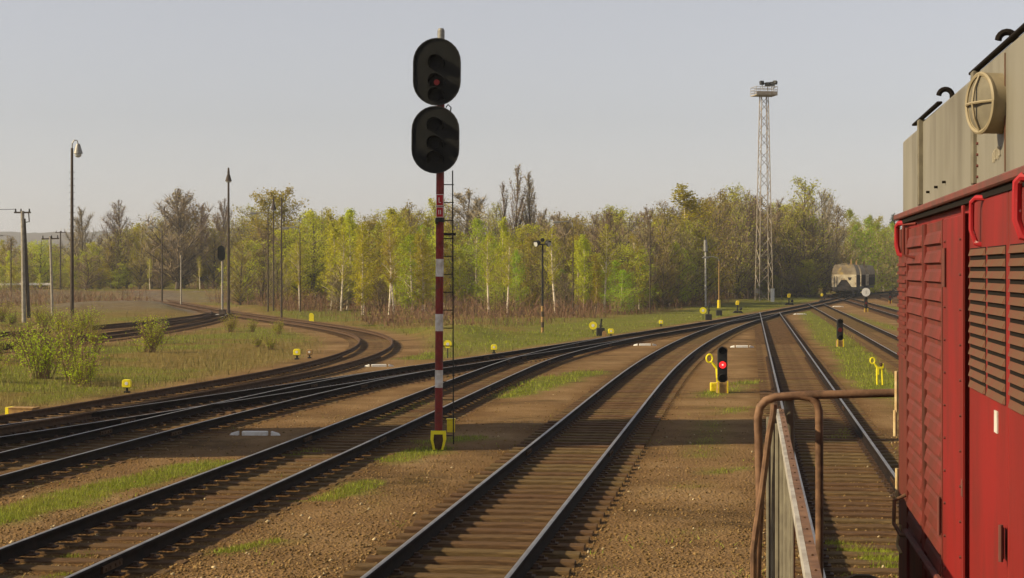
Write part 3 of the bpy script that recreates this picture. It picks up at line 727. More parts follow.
pole(281.5, 317, 199, 'bare dark pole right of the two lamp posts', 'plain', r=.08)
pole(300, 300, 229, 'slim post with lamp arm at the edge of the birches', 'arm', Y=146, r=.06)
pole(573, 300, 223, 'dark post with small lamp arm in front of the brown wood', 'arm', Y=134, r=.055)
pole(650, 300, 222, 'bare dark pole standing among the brown trees', 'plain', Y=148, r=.06)
pole(705.5, 306, 239, 'slender pale antenna post in front of the green trees', 'antenna', r=.09, m='mwhite', cat='antenna post', name='antenna_post')
t = pole(719, 308, 258, 'thin rusty lamp post with yellow foot', 'arm', r=.07, m='orange')
part('foot', MB().cyl((0,0,-.1),(0,0,.75),.17,.15,n=10), M['yellow'], t)
pole(11, 300, 236, 'dark post with lamp arm at the left edge behind the siding', 'arm', Y=215, r=.09)
pole(60.5, 300, 231, 'dark distant pole behind the tall hook lamp', 'cross', Y=225, r=.11)
pole(52.5, 317, 236, 'pale leaning telegraph pole between two darker ones', 'cross', r=.11, m='concrete', cat='telegraph pole', name='telegraph_pole').rotation_euler = (0,R(-1.6),0)
pole(181, 304, 256, 'short pale post with small dark box behind the siding', 'plain', r=.09, m='concrete', cat='post', name='signal_post')
pole(831, 300, 232, 'leftmost of the three street lamps above the hopper wagon', 'arm', Y=270, r=.08); pole(839, 300, 235, 'middle of the three street lamps above the hopper wagon', 'arm', Y=285, r=.08); pole(844, 300, 237, 'rightmost of the three street lamps above the hopper wagon', 'armr', Y=280, r=.08)
# double concrete telegraph pole
x, y = gp(24, 323); z0 = gzf(x,y); h = zat(211,y)-z0
t = thing('telegraph_pole', 'stout concrete double telegraph pole near the left edge', 'telegraph pole', (x,y,z0), 0, 'poles and lamp posts beyond the tracks')
part('post', MB().tube([(0,0,-.2),(-.10,0,h)],[.15,.12],8), M['concrete'], t, smooth=True)
part('strut', MB().tube([(.30,.1,.3),(.0,.05,h-.5)],[.12,.1],8), M['polebrown'], t, smooth=True)
part('cross_arm', MB().cbox((-.1,0,h-.1),(1.1,.1,.1)), M['polebrown'], t)
part('pole_bracket', MB().tube([(.3,0,h-.1),(.35,0,h-.7),(.05,0,h-.75)],.04,6), M['polebrown'], t)
for sx in (-.55,-.2,.35): part('insulator', MB().cyl((sx,0,h-.05),(sx,0,h+.15),.06,.04,n=8), M['black'], t)
part('wire', MB().tube([(-.55,0,h+.12),(-6,-3,h-.15),(-14,-8,h+.15)],.018,5), M['black'], t)
# far signal by the siding junction
x, y = gp(225, 316); z0 = gzf(x,y); h = zat(246,y)-z0
t = thing('siding_signal', 'small signal with black head on white mast beside the rusty lamp post', 'railway signal', (x-.15,y-.3,z0))
zs = np.linspace(-.1, h-.9, 6)
for i in range(5): part('mast_section', MB().cyl((0,0,zs[i]),(0,0,zs[i+1]),.085,n=10), M['grey' if i%2 else 'concrete'], t, smooth=True)
hb = part('signal_head', MB().prism(stadium(.55,1.15,8),-.1,.08), M['board'], t, (-.05,-.15,h-.55)); 
for zz in (.25,-.2): part('lens', MB().prism(disc(.1,12,0,zz),-.12,-.101), M['lens'], hb)
part('junction_box', MB().box(-.25,.25,-.2,.2,0,.55), M['polebrown'], t)
part('base', MB().box(-.45,.3,-.4,.3,-.1,.18), M['white'], t)
# low white barrier on the embankment
x0 = at(-6,232); t = thing('guard_rail', 'long low white guard rail along the embankment at the far left', 'guard rail', (x0,232,gzf(x0,232)))
part('rail_beam', MB().box(0,7.6,-.05,.05,.55,.85), M['white'], t)
for i in range(5): part('post', MB().box(i*1.85,i*1.85+.1,.05,.15,-.2,.8), M['grey'], t)
# tower added out of view at left to cast the yard's long shadow
t = thing('shadow_tower', 'tall narrow rendered brick tower added left of the yard to cast its long shadow', 'tower', (-16.2, 33.6, -.05))
M['render'] = mat('tower_render', (.42,.37,.29), .9, (.30,.25,.19), 1.2, bump=.3); M['tile'] = mat('roof_tile', (.20,.075,.045), .85, (.13,.05,.035), 3)
part('wall', MB().box(-2.1,2.1,-2.5,2.5,-.2,13.2), M['render'], t); part('plinth', MB().box(-2.18,2.18,-2.58,2.58,-.2,.5), M['concrete'], t)
part('cornice', MB().box(-2.25,2.25,-2.65,2.65,12.9,13.15), M['render'], t)
part('roof', MB().add([(-2.4,-2.8,13.205),(2.4,-2.8,13.205),(2.4,2.8,13.205),(-2.4,2.8,13.205),(0,0,14.6)],[(0,1,4),(1,2,4),(2,3,4),(3,0,4),(3,2,1,0)]), M['tile'], t)
part('door', MB().box(2.102,2.16,-.6,.6,0,2.1), M['grey'], t)
for zz in (6,9.5): part('window', MB().box(2.102,2.14,-.35,.35,zz,zz+.9), M['lens'], t)

# ------------------------------------------------------------------ hopper wagons
def wagon():
    t = thing('hopper_wagon', 'cream hopper wagon with grey rounded roof standing on the through line', 'wagon')
    M['wcream'] = mat('wagon_cream', (.62,.54,.38), .7, (.46,.37,.24), 1.6, col3=(.22,.15,.09), scale3=3); M['wgrey'] = mat('wagon_roof', (.30,.245,.17), .8, (.19,.145,.095), 1.5, col3=(.50,.35,.11), scale3=1.2); M['wdark'] = mat('wagon_side', (.045,.036,.034), .8, (.028,.024,.024), 2)
    L = 12.5
    up = [(-1.5,2.35),(1.5,2.35),(1.5,2.95),(1.42,3.4),(1.2,3.95),(1.08,4.05),(-1.08,4.05),(-1.2,3.95),(-1.42,3.4),(-1.5,2.95)]
    part('upper_body', MB().prism(up,.9,L-.9), M['wgrey'], t, smooth=False)
    sideb = MB(); sideb.add([(-1.5,.9,2.347),(1.5,.9,2.347),(1.5,L-.9,2.347),(-1.5,L-.9,2.347),(-1.35,.9,1.25),(1.35,.9,1.25),(1.35,L-.9,1.25),(-1.35,L-.9,1.25)],[(0,1,5,4),(1,2,6,5),(2,3,7,6),(3,0,4,7),(4,5,6,7)]); part('lower_body', sideb, M['wdark'], t)
    # end plates with the dark triangular hopper opening between them
    part('end_wall', MB().prism([(-1.5,1.25),(-.95,1.25),(-.30,2.15),(.30,2.15),(.95,1.25),(1.5,1.25),(1.5,2.8),(-1.5,2.8)],.80,.897), M['wcream'], t)
    part('end_panel', MB().prism([(-.95,1.2),(.95,1.2),(.30,2.14),(-.30,2.14)],.87,.895), M['wdark'], t)
    part('end_mark', MB().prism([(.45,2.45),(.95,2.45),(.8,2.1),(.6,2.1)],.785,.798), M['wdark'], t)
    part('end_mark', MB().prism([(-.12,2.12),(.12,2.12),(0,2.4)],.785,.798), M['orange'], t)
    part('end_ladder', MB().cyl((-1.2,.76,1.0),(-1.2,.76,2.6),.03,n=5).cyl((-.9,.76,1.3),(-.9,.76,2.6),.03,n=5), M['polebrown'], t)
    for i in range(9): part('side_rib', MB().box(1.50,1.56,1.5+i*1.15,1.58+i*1.15,1.3,2.75), M['wdark'], t)
    part('roof_walk', MB().box(-.35,.35,1.0,L-1.0,4.16,4.22), M['wgrey'], t); part('roof_hatch', MB().box(.75,.95,1.1,1.4,3.9,4.55), M['orange'], t); part('roof_rail', MB().tube([(.9,1.0,3.9),(.9,1.0,4.7),(.9,2.0,4.7)],.04,5), M['orange'], t)
    part('underframe', MB().box(-1.3,1.3,.35,L-.35,.85,1.15), M['black'], t)
    part('buffer_beam', MB().box(-1.35,1.35,.25,.35,.8,1.2), M['wdark'], t)
    for s in (-1,1):
        b = part('buffer', MB().cyl((s*.875,.3,1.05),(s*.875,-.2,1.05),.09,n=8), M['black'], t); part('buffer_head', MB().cyl((s*.875,-.2,1.05),(s*.875,-.27,1.05),.24,n=12), M['black'], b)
    part('coupling_hook', MB().cbox((0,.05,1.0),(.12,.5,.16)), M['black'], t)
    for yy in (2.0,3.8,L-3.8,L-2.0):
        for s in (-1,1): part('wheel', MB().cyl((s*.70,yy,.46),(s*.82,yy,.46),.46,n=18), M['black'], t)
        part('axle', MB().cyl((-.9,yy,.46),(.9,yy,.46),.08,n=8), M['black'], t)
    part('bogie_frame', MB().box(-1.0,-.86,1.3,4.5,.35,.75).box(.86,1.0,1.3,4.5,.35,.75), M['black'], t)
    return t
w0 = wagon(); Yw = 219.0
for i, lab in enumerate(('cream hopper wagon with grey rounded roof standing on the through line','second hopper wagon, coupled behind the cream one','last hopper wagon of the row, mostly hidden by the others')):
    o = w0 if i == 0 else copy_tree(w0); o['label'] = lab; o['group'] = 'hopper wagons on the through line'
    y_ = Yw+i*13.3; dx = float(GX(y_+3)-GX(y_-3))/6; o.location = (float(GX(y_)), y_, .18); o.rotation_euler = (0,0,-math.atan(dx))
# ------------------------------------------------------------------ the red locomotive
M['lred'] = mat('loco_red', (.215,.016,.014), .62, (.165,.017,.014), 2.2, col3=(.10,.022,.015), scale3=5, lo3=.46, hi3=.8, spec=.12, streak=(1,1,.35), bump=.05, bscale=40)
M['lredd'] = mat('loco_red_dirty', (.160,.029,.022), .65, (.110,.028,.020), 5.0, col3=(.07,.030,.019), scale3=4, lo3=.42, hi3=.75, spec=.12, streak=(1,1,.35), bump=.08, bscale=30)
M['lbright'] = mat('loco_bright_red', (.30,.016,.020), .55, (.62,.42,.38), 34, lo=.66, hi=.74)
M['lgrey'] = mat('loco_grey', (.215,.198,.160), .6, (.165,.150,.115), 1.6, col3=(.10,.085,.06), scale3=3.5, lo3=.50, hi3=.85, streak=(1,1,.3), bump=.05)
M['lbeige'] = mat('lamp_beige', (.31,.255,.165), .55, (.22,.18,.11), 9)
M['lledge'] = mat('loco_ledge', (.10,.045,.035), .7, (.16,.045,.035), 8)
M['louv'] = mat('louver_dirt', (.105,.062,.036), .8, (.125,.045,.030), 6, spec=.1)
M['dark'] = mat('loco_dark', (.012,.009,.007), .85, spec=.1)
M['rustpipe'] = mat('rusty_pipe', (.11,.058,.033), .65, (.20,.11,.06), 14, col3=(.055,.032,.02), scale3=9, bump=.15)
M['greybar'] = mat('grey_bar', (.42,.40,.36), .5, (.27,.24,.2), 10, col3=(.2,.1,.06), scale3=22, lo3=.66, hi3=.72)
M['olive'] = mat('olive_paint', (.17,.15,.105), .6, (.115,.098,.07), 12)
M['creambar'] = mat('cream_bar', (.60,.47,.25), .55, (.45,.30,.14), 20)
D_ = .85; V0, U0, Z0 = 1.60, 6.0, .18
lx, ly = uv(U0, V0)
loco = thing('locomotive', 'red diesel locomotive hood with grey upper panels and louvred doors', 'locomotive', (lx,ly,Z0), -TH)
def Lc(v,u,z): return (v-V0, u-U0, z-Z0)
def wu(px, d=D_): return d/math.tan(math.atan((px-512)/FPX)-TH)
def wz(px, py, d=D_):
    u = wu(px,d); Y = u*ct-d*st; return CZ-(py-HY)*Y/FPX
def lbox(v0,v1,u0,u1,z0,z1): 
    a = Lc(v0,u0,z0); b = Lc(v1,u1,z1); return MB().box(a[0],b[0],a[1],b[1],a[2],b[2])
UF = wu(899.5); ZL = wz(900,214); ZR = wz(903,136); ZD = 1.62
# core of the hood (right side and front too)
part('hood_core', lbox(D_+.02, 2.35, .4, UF, ZD-.02, ZL-.04), M['lred'], loco)
uB = .4
# gray roof section with chamfered shoulders
def roof_sec(u0, u1, zt, inset, m, name='upper_panel'):
    poly = [(D_+inset,ZL),(D_+inset,zt-.02),(D_+inset+.02,zt),(D_+inset+.30,zt+.10),(2.35-inset-.30,zt+.10),(2.35-inset,zt),(2.35-inset,ZL)]
    poly = [(a-V0,b-Z0) for a,b in poly]
    return part(name, MB().prism(poly, u0-U0, u1-U0), M[m], loco, bevel=.004)
uA, uC = wu(920), wu(974.5)
roof_sec(uA+.005, UF, ZR, .02, 'lgrey'); roof_sec(uC+.005, uA-.005, ZR+.012, .012, 'lgrey'); roof_sec(uB, uC-.005, ZR+.012, .005, 'lgrey')
for uu in (uA, uC): part('upper_post', lbox(D_-.012, D_+.04, uu-.03, uu+.03, ZL+.005, ZR+.006), M['olive'], loco, bevel=.004)
for pxa, pxb in ((913,938),(970,1030)):
    a, b = wu(pxb), wu(pxa); part('roof_lid', lbox(D_-.006, D_+.020, a, b, ZR+.006, ZR+.018), M['dark'], loco, bevel=.003)
part('ledge', lbox(D_-.030, D_+.1, uB, UF+.05, ZL-.036, ZL-.004), M['lledge'], loco, bevel=.006)
part('ledge_under_strip', lbox(D_-.012, D_+.1, uB, UF+.02, ZL-.062, ZL-.040), M['dark'], loco)  # near-black strip along the underside of the ledge
for px in (927,935,943): 
    u = wu(px); c = Lc(D_+.0, u, wz(px, 192-(px-927)*.62)); part('rivet', MB().cyl((c[0]-.004,c[1],c[2]),(c[0]+.02,c[1],c[2]),.006,n=8), M['dark'], loco)
for px, zo in ((950,.030),(1013,.030)):   # lifting hooks on the roof
    dv = D_+.05; u = wu(px, dv); z = ZR+zo-.026; rr = .030
    pts = [Lc(dv-.02-rr*math.cos(a), u, z+.035+rr*math.sin(a)) for a in np.linspace(.05, math.pi*.95, 9)]
    part('lifting_hook', MB().tube(pts+[Lc(dv-.02+rr*1.1,u,z-.05)], .012, 8), M['dark'], loco, smooth=True)
# round side lamp, turned a little to the rear
u = wu(1001); z = wz(1001,103)
def lampdir(a): return Vector((-math.cos(a), -math.sin(a), 0))
ax = lampdir(R(19)); c0 = Vector(Lc(D_+.03, u+.03, z)); rl = .104; c1 = c0+ax*.105
sd_ = Vector((-ax.y, ax.x, 0))
lamp = part('side_lamp', MB().cyl(c0, c1, rl, rl, n=36), M['lbeige'], loco, smooth=True)
part('lamp_glass', MB().cyl(c1+ax*.0006, c1+ax*.014, rl*.86, rl*.5, n=36), M['olive'], lamp, smooth=True)
part('lamp_rim', MB().tube([c1+sd_*(rl*.96*math.cos(a))+Vector((0,0,rl*.96*math.sin(a))) for a in np.linspace(0,2*math.pi,37)],.008,6), M['lbeige'], lamp, smooth=True)
part('lamp_guard', MB().tube([c1-sd_*rl, c1+ax*.022-sd_*rl*.5, c1+ax*.03, c1+ax*.022+sd_*rl*.5, c1+sd_*rl],.005,6), M['lbeige'], lamp)
zv = Vector((0,0,rl)); part('lamp_guard', MB().tube([c1-zv, c1+ax*.022-zv*.5, c1+ax*.03, c1+ax*.022+zv*.5, c1+zv],.005,6), M['lbeige'], lamp)
# faint worn lettering strokes on the grey panel (not legible in the photograph)
gl = MB(); M['ghost'] = mat('faded_lettering', (.40,.36,.28), .7, (.32,.28,.2), 30)
for i, dx in enumerate((0,.016,.034,.046,.075,.090,.108)):
    c = Lc(D_+.004-.003, wu(992.5)-dx*1.5, wz(996,156)+.004*i/2); gl.cbox((c[0],c[1],c[2]),(.004,.006,.042 if i%3 else .034))
    gl.cbox((c[0],c[1]-.006,c[2]+(.017 if i%2 else -.012)),(.004,.012,.006))
part('faded_lettering', gl, M['ghost'], loco)
for px in (1004,):
    u = wu(px); part('panel_seam', lbox(D_+.0085 if px < 975 else D_+.0015, D_+.02, u-.004, u+.004, ZL+.01, ZR-.02), M['louv'], loco)
bolt = MB().cyl((-.006,0,0),(.004,0,0),.006,n=6).mesh('bolt', M['lledge'])
for i in range(14): link('bolt', bolt, loco, Lc(D_-.022, wu(968)+.05, ZL-.2-i*.14)); link('bolt', bolt, loco, Lc(D_-.022, wu(949)-.05, ZL-.2-i*.14))
for i in range(9):
    for uu in (uC-.07,): link('bolt', bolt, loco, Lc(D_+.010 if uu > uC else D_+.004, uu, ZL+.03+i*.042))
# skirt and panels, left side: front louvre strip | ribbed double door | pillar | louvred doors
u_f0, u_f1 = wu(907.5), UF
part('front_post', lbox(D_-.005, D_+.03, u_f0, u_f1, ZD, ZL-.09), M['lredd'], loco, bevel=.004)
lv = MB(); hL = .030
lv.prismx([(0,0),(u_f1-u_f0-.02,0),(u_f1-u_f0-.02,.018),(0,.018)], -.008, 0)
lvme = lv.mesh('louver', M['lredd'])
for i in range(22):
    c = Lc(D_-.006, u_f0+.01, ZL-.30-i*.046); 
    if i < 12: link('louver', lvme, loco, c)
# ribbed doors
def ribbed(pxa, pxb, name):
    u1, u0 = wu(pxa), wu(pxb); ztop = ZL-.10
    d = part(name, lbox(D_-.004, D_+.022, u0, u1, ZD+.02, ztop), M['lredd'], loco, bevel=.003)
    fr = .045
    # frame
    for (a,b,c_,e) in ((u0,u0+fr,ZD+.02,ztop),(u1-fr,u1,ZD+.02,ztop)): part('door_frame', lbox(D_-.016, D_-.0045, a, b, c_, e), M['lredd'], d)
    h = .064; zb = ztop-.045; i = 0; W = u1-u0-2*fr-.02
    rm = MB().add([(-.004,0,-h),(-.004,W,-h),(-.004,W,0),(-.004,0,0),(-.021,.03,-h+.008),(-.021,W-.03,-h+.008),(-.013,W-.03,-.014),(-.013,.03,-.014)],
              [(4,7,6,5),(0,4,5,1),(1,5,6,2),(2,6,7,3),(3,7,4,0)]).mesh('rib', M['lredd'])
    while zb-h > ZD+.3:
        c = Lc(D_, u0+fr+.015, zb); link('rib', rm, d, c); zb -= h+.022; i += 1
    return d
dA = ribbed(909, 926, 'ribbed_door'); dB = ribbed(926.8, 946, 'ribbed_door')
# pillar
part('pillar', lbox(D_-.02, D_+.02, wu(969.5), wu(947.5), ZD, ZL-.10), M['lred'], loco, bevel=.006)
part('pillar_edge', lbox(D_-.028, D_-.0205, wu(970.5), wu(968.5), ZD, ZL-.07), M['lred'], loco)
# louvred smooth doors
doors = [(971,1010.0),(1010.8,1054),(1054.8,1110)]
for a, b in doors:
    u1, u0 = wu(a), wu(b)
    d = part('louvred_door', lbox(D_-.006, D_+.02, u0, u1, ZD, ZL-.05), M['lred'], loco, bevel=.004)
    cols = [(u0+.045, (u0+u1)/2-.028), ((u0+u1)/2+.028, u1-.04)]
    for ca, cb in cols:
        W = cb-ca; z = ZL-.245
        pitch = .0418
        part('louver_gap_shade', lbox(D_-.0085, D_-.0065, ca, cb, z-.026-pitch*12, z+.006), M['dark'], d)  # near-black sheet stands in for the shade between the louvers
        lm = MB().add([(-.007,0,-.021),(-.007,W,-.021),(-.007,W,.006),(-.007,0,.006),(-.0185,.022,-.019),(-.0185,W-.022,-.019),(-.009,W-.003,.006),(-.009,.003,.006)],
              [(4,7,6,5),(1,5,6,2),(2,6,7,3),(3,7,4,0),(0,4,5,1)]).mesh('louver', M['louv'])
        for i in range(13): link('louver', lm, d, Lc(D_, ca, z-.004-i*pitch))
# hinges, handles
def hinge(px, py0, py1):
    u = wu(px); z0 = wz(px,py1); z1 = wz(px,py0)
    h = part('hinge', MB().cyl(Lc(D_-.028,u,z0), Lc(D_-.028,u,z1), .008, n=8), M['lledge'], loco); part('hinge_leaf', lbox(D_-.0245,D_-.0165,u,u+.06,z0+.01,z1-.01), M['lledge'], h)
hinge(951, 248, 287); hinge(945.5, 497, 535); hinge(1009.5, 525, 562)
part('maker_plate', lbox(D_-.011, D_-.0062, wu(1000.2), wu(997.2), wz(999,433), wz(999,411)), M['mwhite'], loco)
part('door_latch', lbox(D_-.030, D_-.0205, wu(970.8)+.02, wu(969.3)+.02, wz(970,497), wz(970,480)), M['lledge'], loco)
# bent grab handles
def bent(px, pya, pyb, m, r=.0105, out=.040, du=.10):
    u = wu(px); za = wz(px,pya); zb = wz(px,pyb)
    part('grab_handle', MB().tube([Lc(D_+.01,u-du,za),Lc(D_-out*.7,u-du*.35,za+.003),Lc(D_-out,u,za-.012),Lc(D_-out,u+.01,za-.05),Lc(D_-out,u+.015,zb+.05),Lc(D_-out*.6,u+.01,zb),Lc(D_+.01,u,zb-.01)], r, 8), M[m], loco, smooth=True)
bent(983, 199, 243, 'lbright'); bent(1031, 178, 236, 'lbright', r=.015, du=.05); bent(902.5, 224, 254, 'lbright', r=.015, out=.03, du=.16)
u = wu(917.5); part('grab_handle', MB().tube([Lc(D_-.01,u-.03,wz(917,224)),Lc(D_-.07,u,wz(917,225)),Lc(D_-.07,u,wz(917,255)),Lc(D_-.01,u-.02,wz(917,258))], .009, 8), M['lredd'], loco, smooth=True)
u = wu(909.5); part('door_lever', MB().tube([Lc(D_-.02,u+.02,wz(909,495)),Lc(D_-.08,u,wz(909,500)),Lc(D_-.085,u-.02,wz(909,522)),Lc(D_-.06,u-.16,wz(909,530)),Lc(D_-.01,u-.2,wz(909,530))], .011, 8), M['rustpipe'], loco, smooth=True)
part('door_lever', MB().tube([Lc(D_-.03,u+.22,wz(906,525)),Lc(D_-.05,u+.2,wz(906,545)),Lc(D_-.03,u+.16,wz(906,552))], .009, 6), M['creambar'], loco)
part('door_shadow_line', MB().tube([Lc(D_-.03,wu(911.5),wz(911.5,531)),Lc(D_-.03,wu(947),wz(947,582))], .016, 6), M['lledge'], loco)  # dark bar drawn in as the diagonal shadow on the lower door
for y0_, y1_, dx in ((371,412,-.5),(410,436,-1.8),(468,500,0)):
    uu = UF+.02; zt_, zb_ = wz(899,y0_), wz(899,y1_); part('front_grab_iron', MB().cyl(Lc(D_-.012+dx*.006,uu,zb_),Lc(D_-.012+dx*.006,uu,zt_),.011,n=8), M['creambar'], loco, smooth=True)
# walkway, frame, bogies
part('walkway', lbox(.10, 3.05, .3, UF+.75, 1.36, 1.42), M['dark'], loco); part('frame_beam', lbox(.14, 3.0, -3.6, UF+.7, 1.0, 1.357), M['lred'], loco)
part('hood_skirt', lbox(D_-.003, 2.35, .4, UF, 1.425, ZD-.025), M['lred'], loco)
part('buffer_beam', lbox(.2, 2.95, UF+.72, UF+.82, .75, 1.33), M['lred'], loco)
for s in (-1,1):
    a = Lc(V0+s*.875, UF+.82, 1.2); b = part('buffer', MB().cyl(a,(a[0],a[1]+.5,a[2]),.10,n=12), M['dark'], loco); part('buffer_head', MB().cyl((a[0],a[1]+.5,a[2]),(a[0],a[1]+.55,a[2]),.25,n=18), M['dark'], b)
for uu in (UF-.4, UF-2.8, .8, -1.6):
    for s in (-1,1): a = Lc(V0+s*.76, uu, .68); part('wheel', MB().cyl((a[0]-.06,a[1],a[2]),(a[0]+.06,a[1],a[2]),.5,n=24), M['dark'], loco)
for u0_,u1_ in ((UF-3.6,UF+.3),(-2.4,1.6)): part('bogie_frame', lbox(V0-1.05,V0-.9,u0_,u1_,.45,.95), M['dark'], loco); part('bogie_frame', lbox(V0+.9,V0+1.05,u0_,u1_,.45,.95), M['dark'], loco)
part('fuel_tank', lbox(V0-1.0,V0+1.0,2.4,UF-4.2,.4,.98), M['dark'], loco)
cb = part('cab', lbox(.16, 3.02, -2.8, .28, 1.42, 3.9), M['lred'], loco); part('cab_roof', MB().prism([(-1.5,3.73),(-1.35,3.95),(-.7,4.12),(.7,4.12),(1.35,3.95),(1.5,3.73)], -2.9-U0, .34-U0), M['lgrey'], loco)
part('window', lbox(.15,.158,-1.9,-.6,2.7,3.5), M['lens'], cb); part('window', lbox(.35,.78,.282,.292,2.75,3.5), M['lens'], cb)
# railing at the front end of the walkway
UR = UF+.62
def rv(px, u):   # lateral position seen at a pixel column at distance u
    return u*math.tan(math.atan((px-512)/FPX)-TH)
def rz_(py, u, v=0): return CZ-(py-HY)*(u*ct-v*st)/FPX
zt = rz_(397.5, UR)
def rp(px, py, u=UR): v = rv(px,u); return Lc(v,u,rz_(py,u,v))
part('end_rail', MB().tube([rp(755,640),rp(757.5,560),rp(760,500),rp(758.5,440),rp(757.8,418),rp(760,407),rp(766,400.5),rp(776,397),rp(800,395.5),rp(850,394),rp(930,392)], .0265, 10), M['rustpipe'], loco, smooth=True)
part('end_post', MB().tube([rp(800,396),rp(810,397.5),rp(816.5,402.5),rp(819,411),rp(819.3,440),rp(819.5,640)], .0255, 10), M['rustpipe'], loco, smooth=True)
part('end_post', MB().tube([rp(789,397,UR+.05),rp(789.5,470,UR+.05),rp(790,640,UR+.05)], .033, 10), M['olive'], loco, smooth=True)
u2 = UR-.25
part('brace_rail', MB().tube([rp(774,404,u2),rp(773.2,414,u2),rp(769,435,u2),rp(762,490,u2),rp(755.5,533,u2),rp(753.5,550,u2),rp(753,650,u2)], .020, 8), M['rustpipe'], loco, smooth=True)
vb = rv(776, UR-.02); z1 = rz_(409,UR-.02); ub = 4.0
sb = MB(); a = Lc(vb-.0, UR, z1); b_ = Lc(vb, ub, z1-.03)
sb.add([(a[0],a[1],a[2]),(a[0],a[1],a[2]-.045),(b_[0],b_[1],b_[2]-.045),(b_[0],b_[1],b_[2]),(a[0]+.016,a[1],a[2]),(a[0]+.016,a[1],a[2]-.045),(b_[0]+.016,b_[1],b_[2]-.045),(b_[0]+.016,b_[1],b_[2])],[(0,1,2,3),(4,7,6,5),(0,3,7,4),(1,5,6,2),(0,4,5,1),(3,2,6,7)])
part('side_handrail', sb, M['greybar'], loco)
st_ = MB().add([(p[0]+.017,p[1],p[2]+.002-q) for p,q in ((a,0),(b_,0),(b_,.010),(a,.010))]+[(p[0]+.046,p[1],p[2]+.002-q) for p,q in ((a,0),(b_,0),(b_,.010),(a,.010))],[(0,1,5,4),(0,3,2,1),(4,5,6,7),(0,4,7,3),(1,2,6,5),(2,3,7,6)])
part('handrail_angle', st_, M['rustpipe'], loco)
for i in range(26):
    f = (i+.5)/26; part('rivet', MB().ball((a[0]+.031+(b_[0]-a[0])*f, a[1]+(b_[1]-a[1])*f, a[2]+.003+(b_[2]-a[2])*f), .0042, 6, 4), M['rail_rust'], loco)
for px, u_, r_ in ((768.5,UR-.05,.014),(773.5,UR-.2,.016),(778,UR-.5,.017),(782.5,UR-1.3,.016),(787,UR-2.2,.015),(792,UR-3.0,.014)):
    v_ = rv(px,u_); zt_ = z1-.045-.003*(UR-u_); part('baluster', MB().cyl(Lc(v_,u_,1.42),Lc(v_,u_,zt_), r_, n=8), M['olive'], loco, smooth=True)
ps = MB(); v1_, v2_ = rv(775.5,UR-.3), rv(788,UR-3.2); ps.add([Lc(v1_+.02,UR-.3,1.42),Lc(v2_+.02,UR-3.2,1.42),Lc(v2_+.02,UR-3.2,z1-.06),Lc(v1_+.02,UR-.3,z1-.06),Lc(v1_+.026,UR-.3,1.42),Lc(v2_+.026,UR-3.2,1.42),Lc(v2_+.026,UR-3.2,z1-.06),Lc(v1_+.026,UR-.3,z1-.06)],[(0,1,2,3),(4,7,6,5),(0,4,5,1),(2,6,7,3),(1,5,6,2),(0,3,7,4)])
part('side_panel', ps, M['olive'], loco)

# ------------------------------------------------------------------ vegetation
M['bark'] = mat('bark', (.11,.080,.058), .9, (.07,.05,.036), 2, objrand=.4)
M['birch'] = mat('birch_bark', (.52,.44,.33), .85, (.22,.17,.12), 1.5, streak=(1,1,3), lo=.5, hi=.62)
M['twig'] = mat('twigs', (.27,.20,.13), .9, (.21,.155,.10), .4, island=.4, objrand=.4)
def leafm(nm, c, c2, tr=.35): return mat(nm, c, .6, c2, .35, island=.24, objrand=.5, trans=tr, spec=.05)
M['lf_birch'] = leafm('leaf_birch', (0.51,0.469,0.0306), (0.428,0.408,0.0286), .6)
M['lf_green'] = leafm('leaf_green', (0.388,0.398,0.0326), (0.469,0.428,0.0346), .6)
M['lf_bright'] = leafm('leaf_bright', (0.408,0.469,0.0265), (0.336,0.398,0.0244), .6)
M['lf_olive'] = leafm('leaf_olive', (0.398,0.326,0.0561), (0.346,0.306,0.0459), .55)
M['lf_brown'] = leafm('leaf_brown', (0.367,0.27,0.118), (0.326,0.265,0.0917), .5)
M['lf_pine'] = leafm('leaf_pine', (.04,.055,.02), (.03,.04,.016), .1)
M['birchw'] = mat('birch_white', (.70,.60,.46), .8, (.34,.27,.19), 2, streak=(1,1,3), lo=.52, hi=.66)
def ribbon(V, F, p, q, w0, w1, r):
    """thin two-triangle-wide crossed strips for twigs, appended as arrays"""
    d = q-p; n = np.cross(d, r.normal(size=d.shape)); n /= np.linalg.norm(n,axis=1)[:,None]+1e-9
    o = sum(len(v) for v in V); k = len(p)
    vv = np.stack([p-n*w0[:,None], p+n*w0[:,None], q+n*w1[:,None], q-n*w1[:,None]],1).reshape(-1,3)
    V.append(vv); F.append((np.arange(k)[:,None]*4+np.arange(4)[None,:])+o)
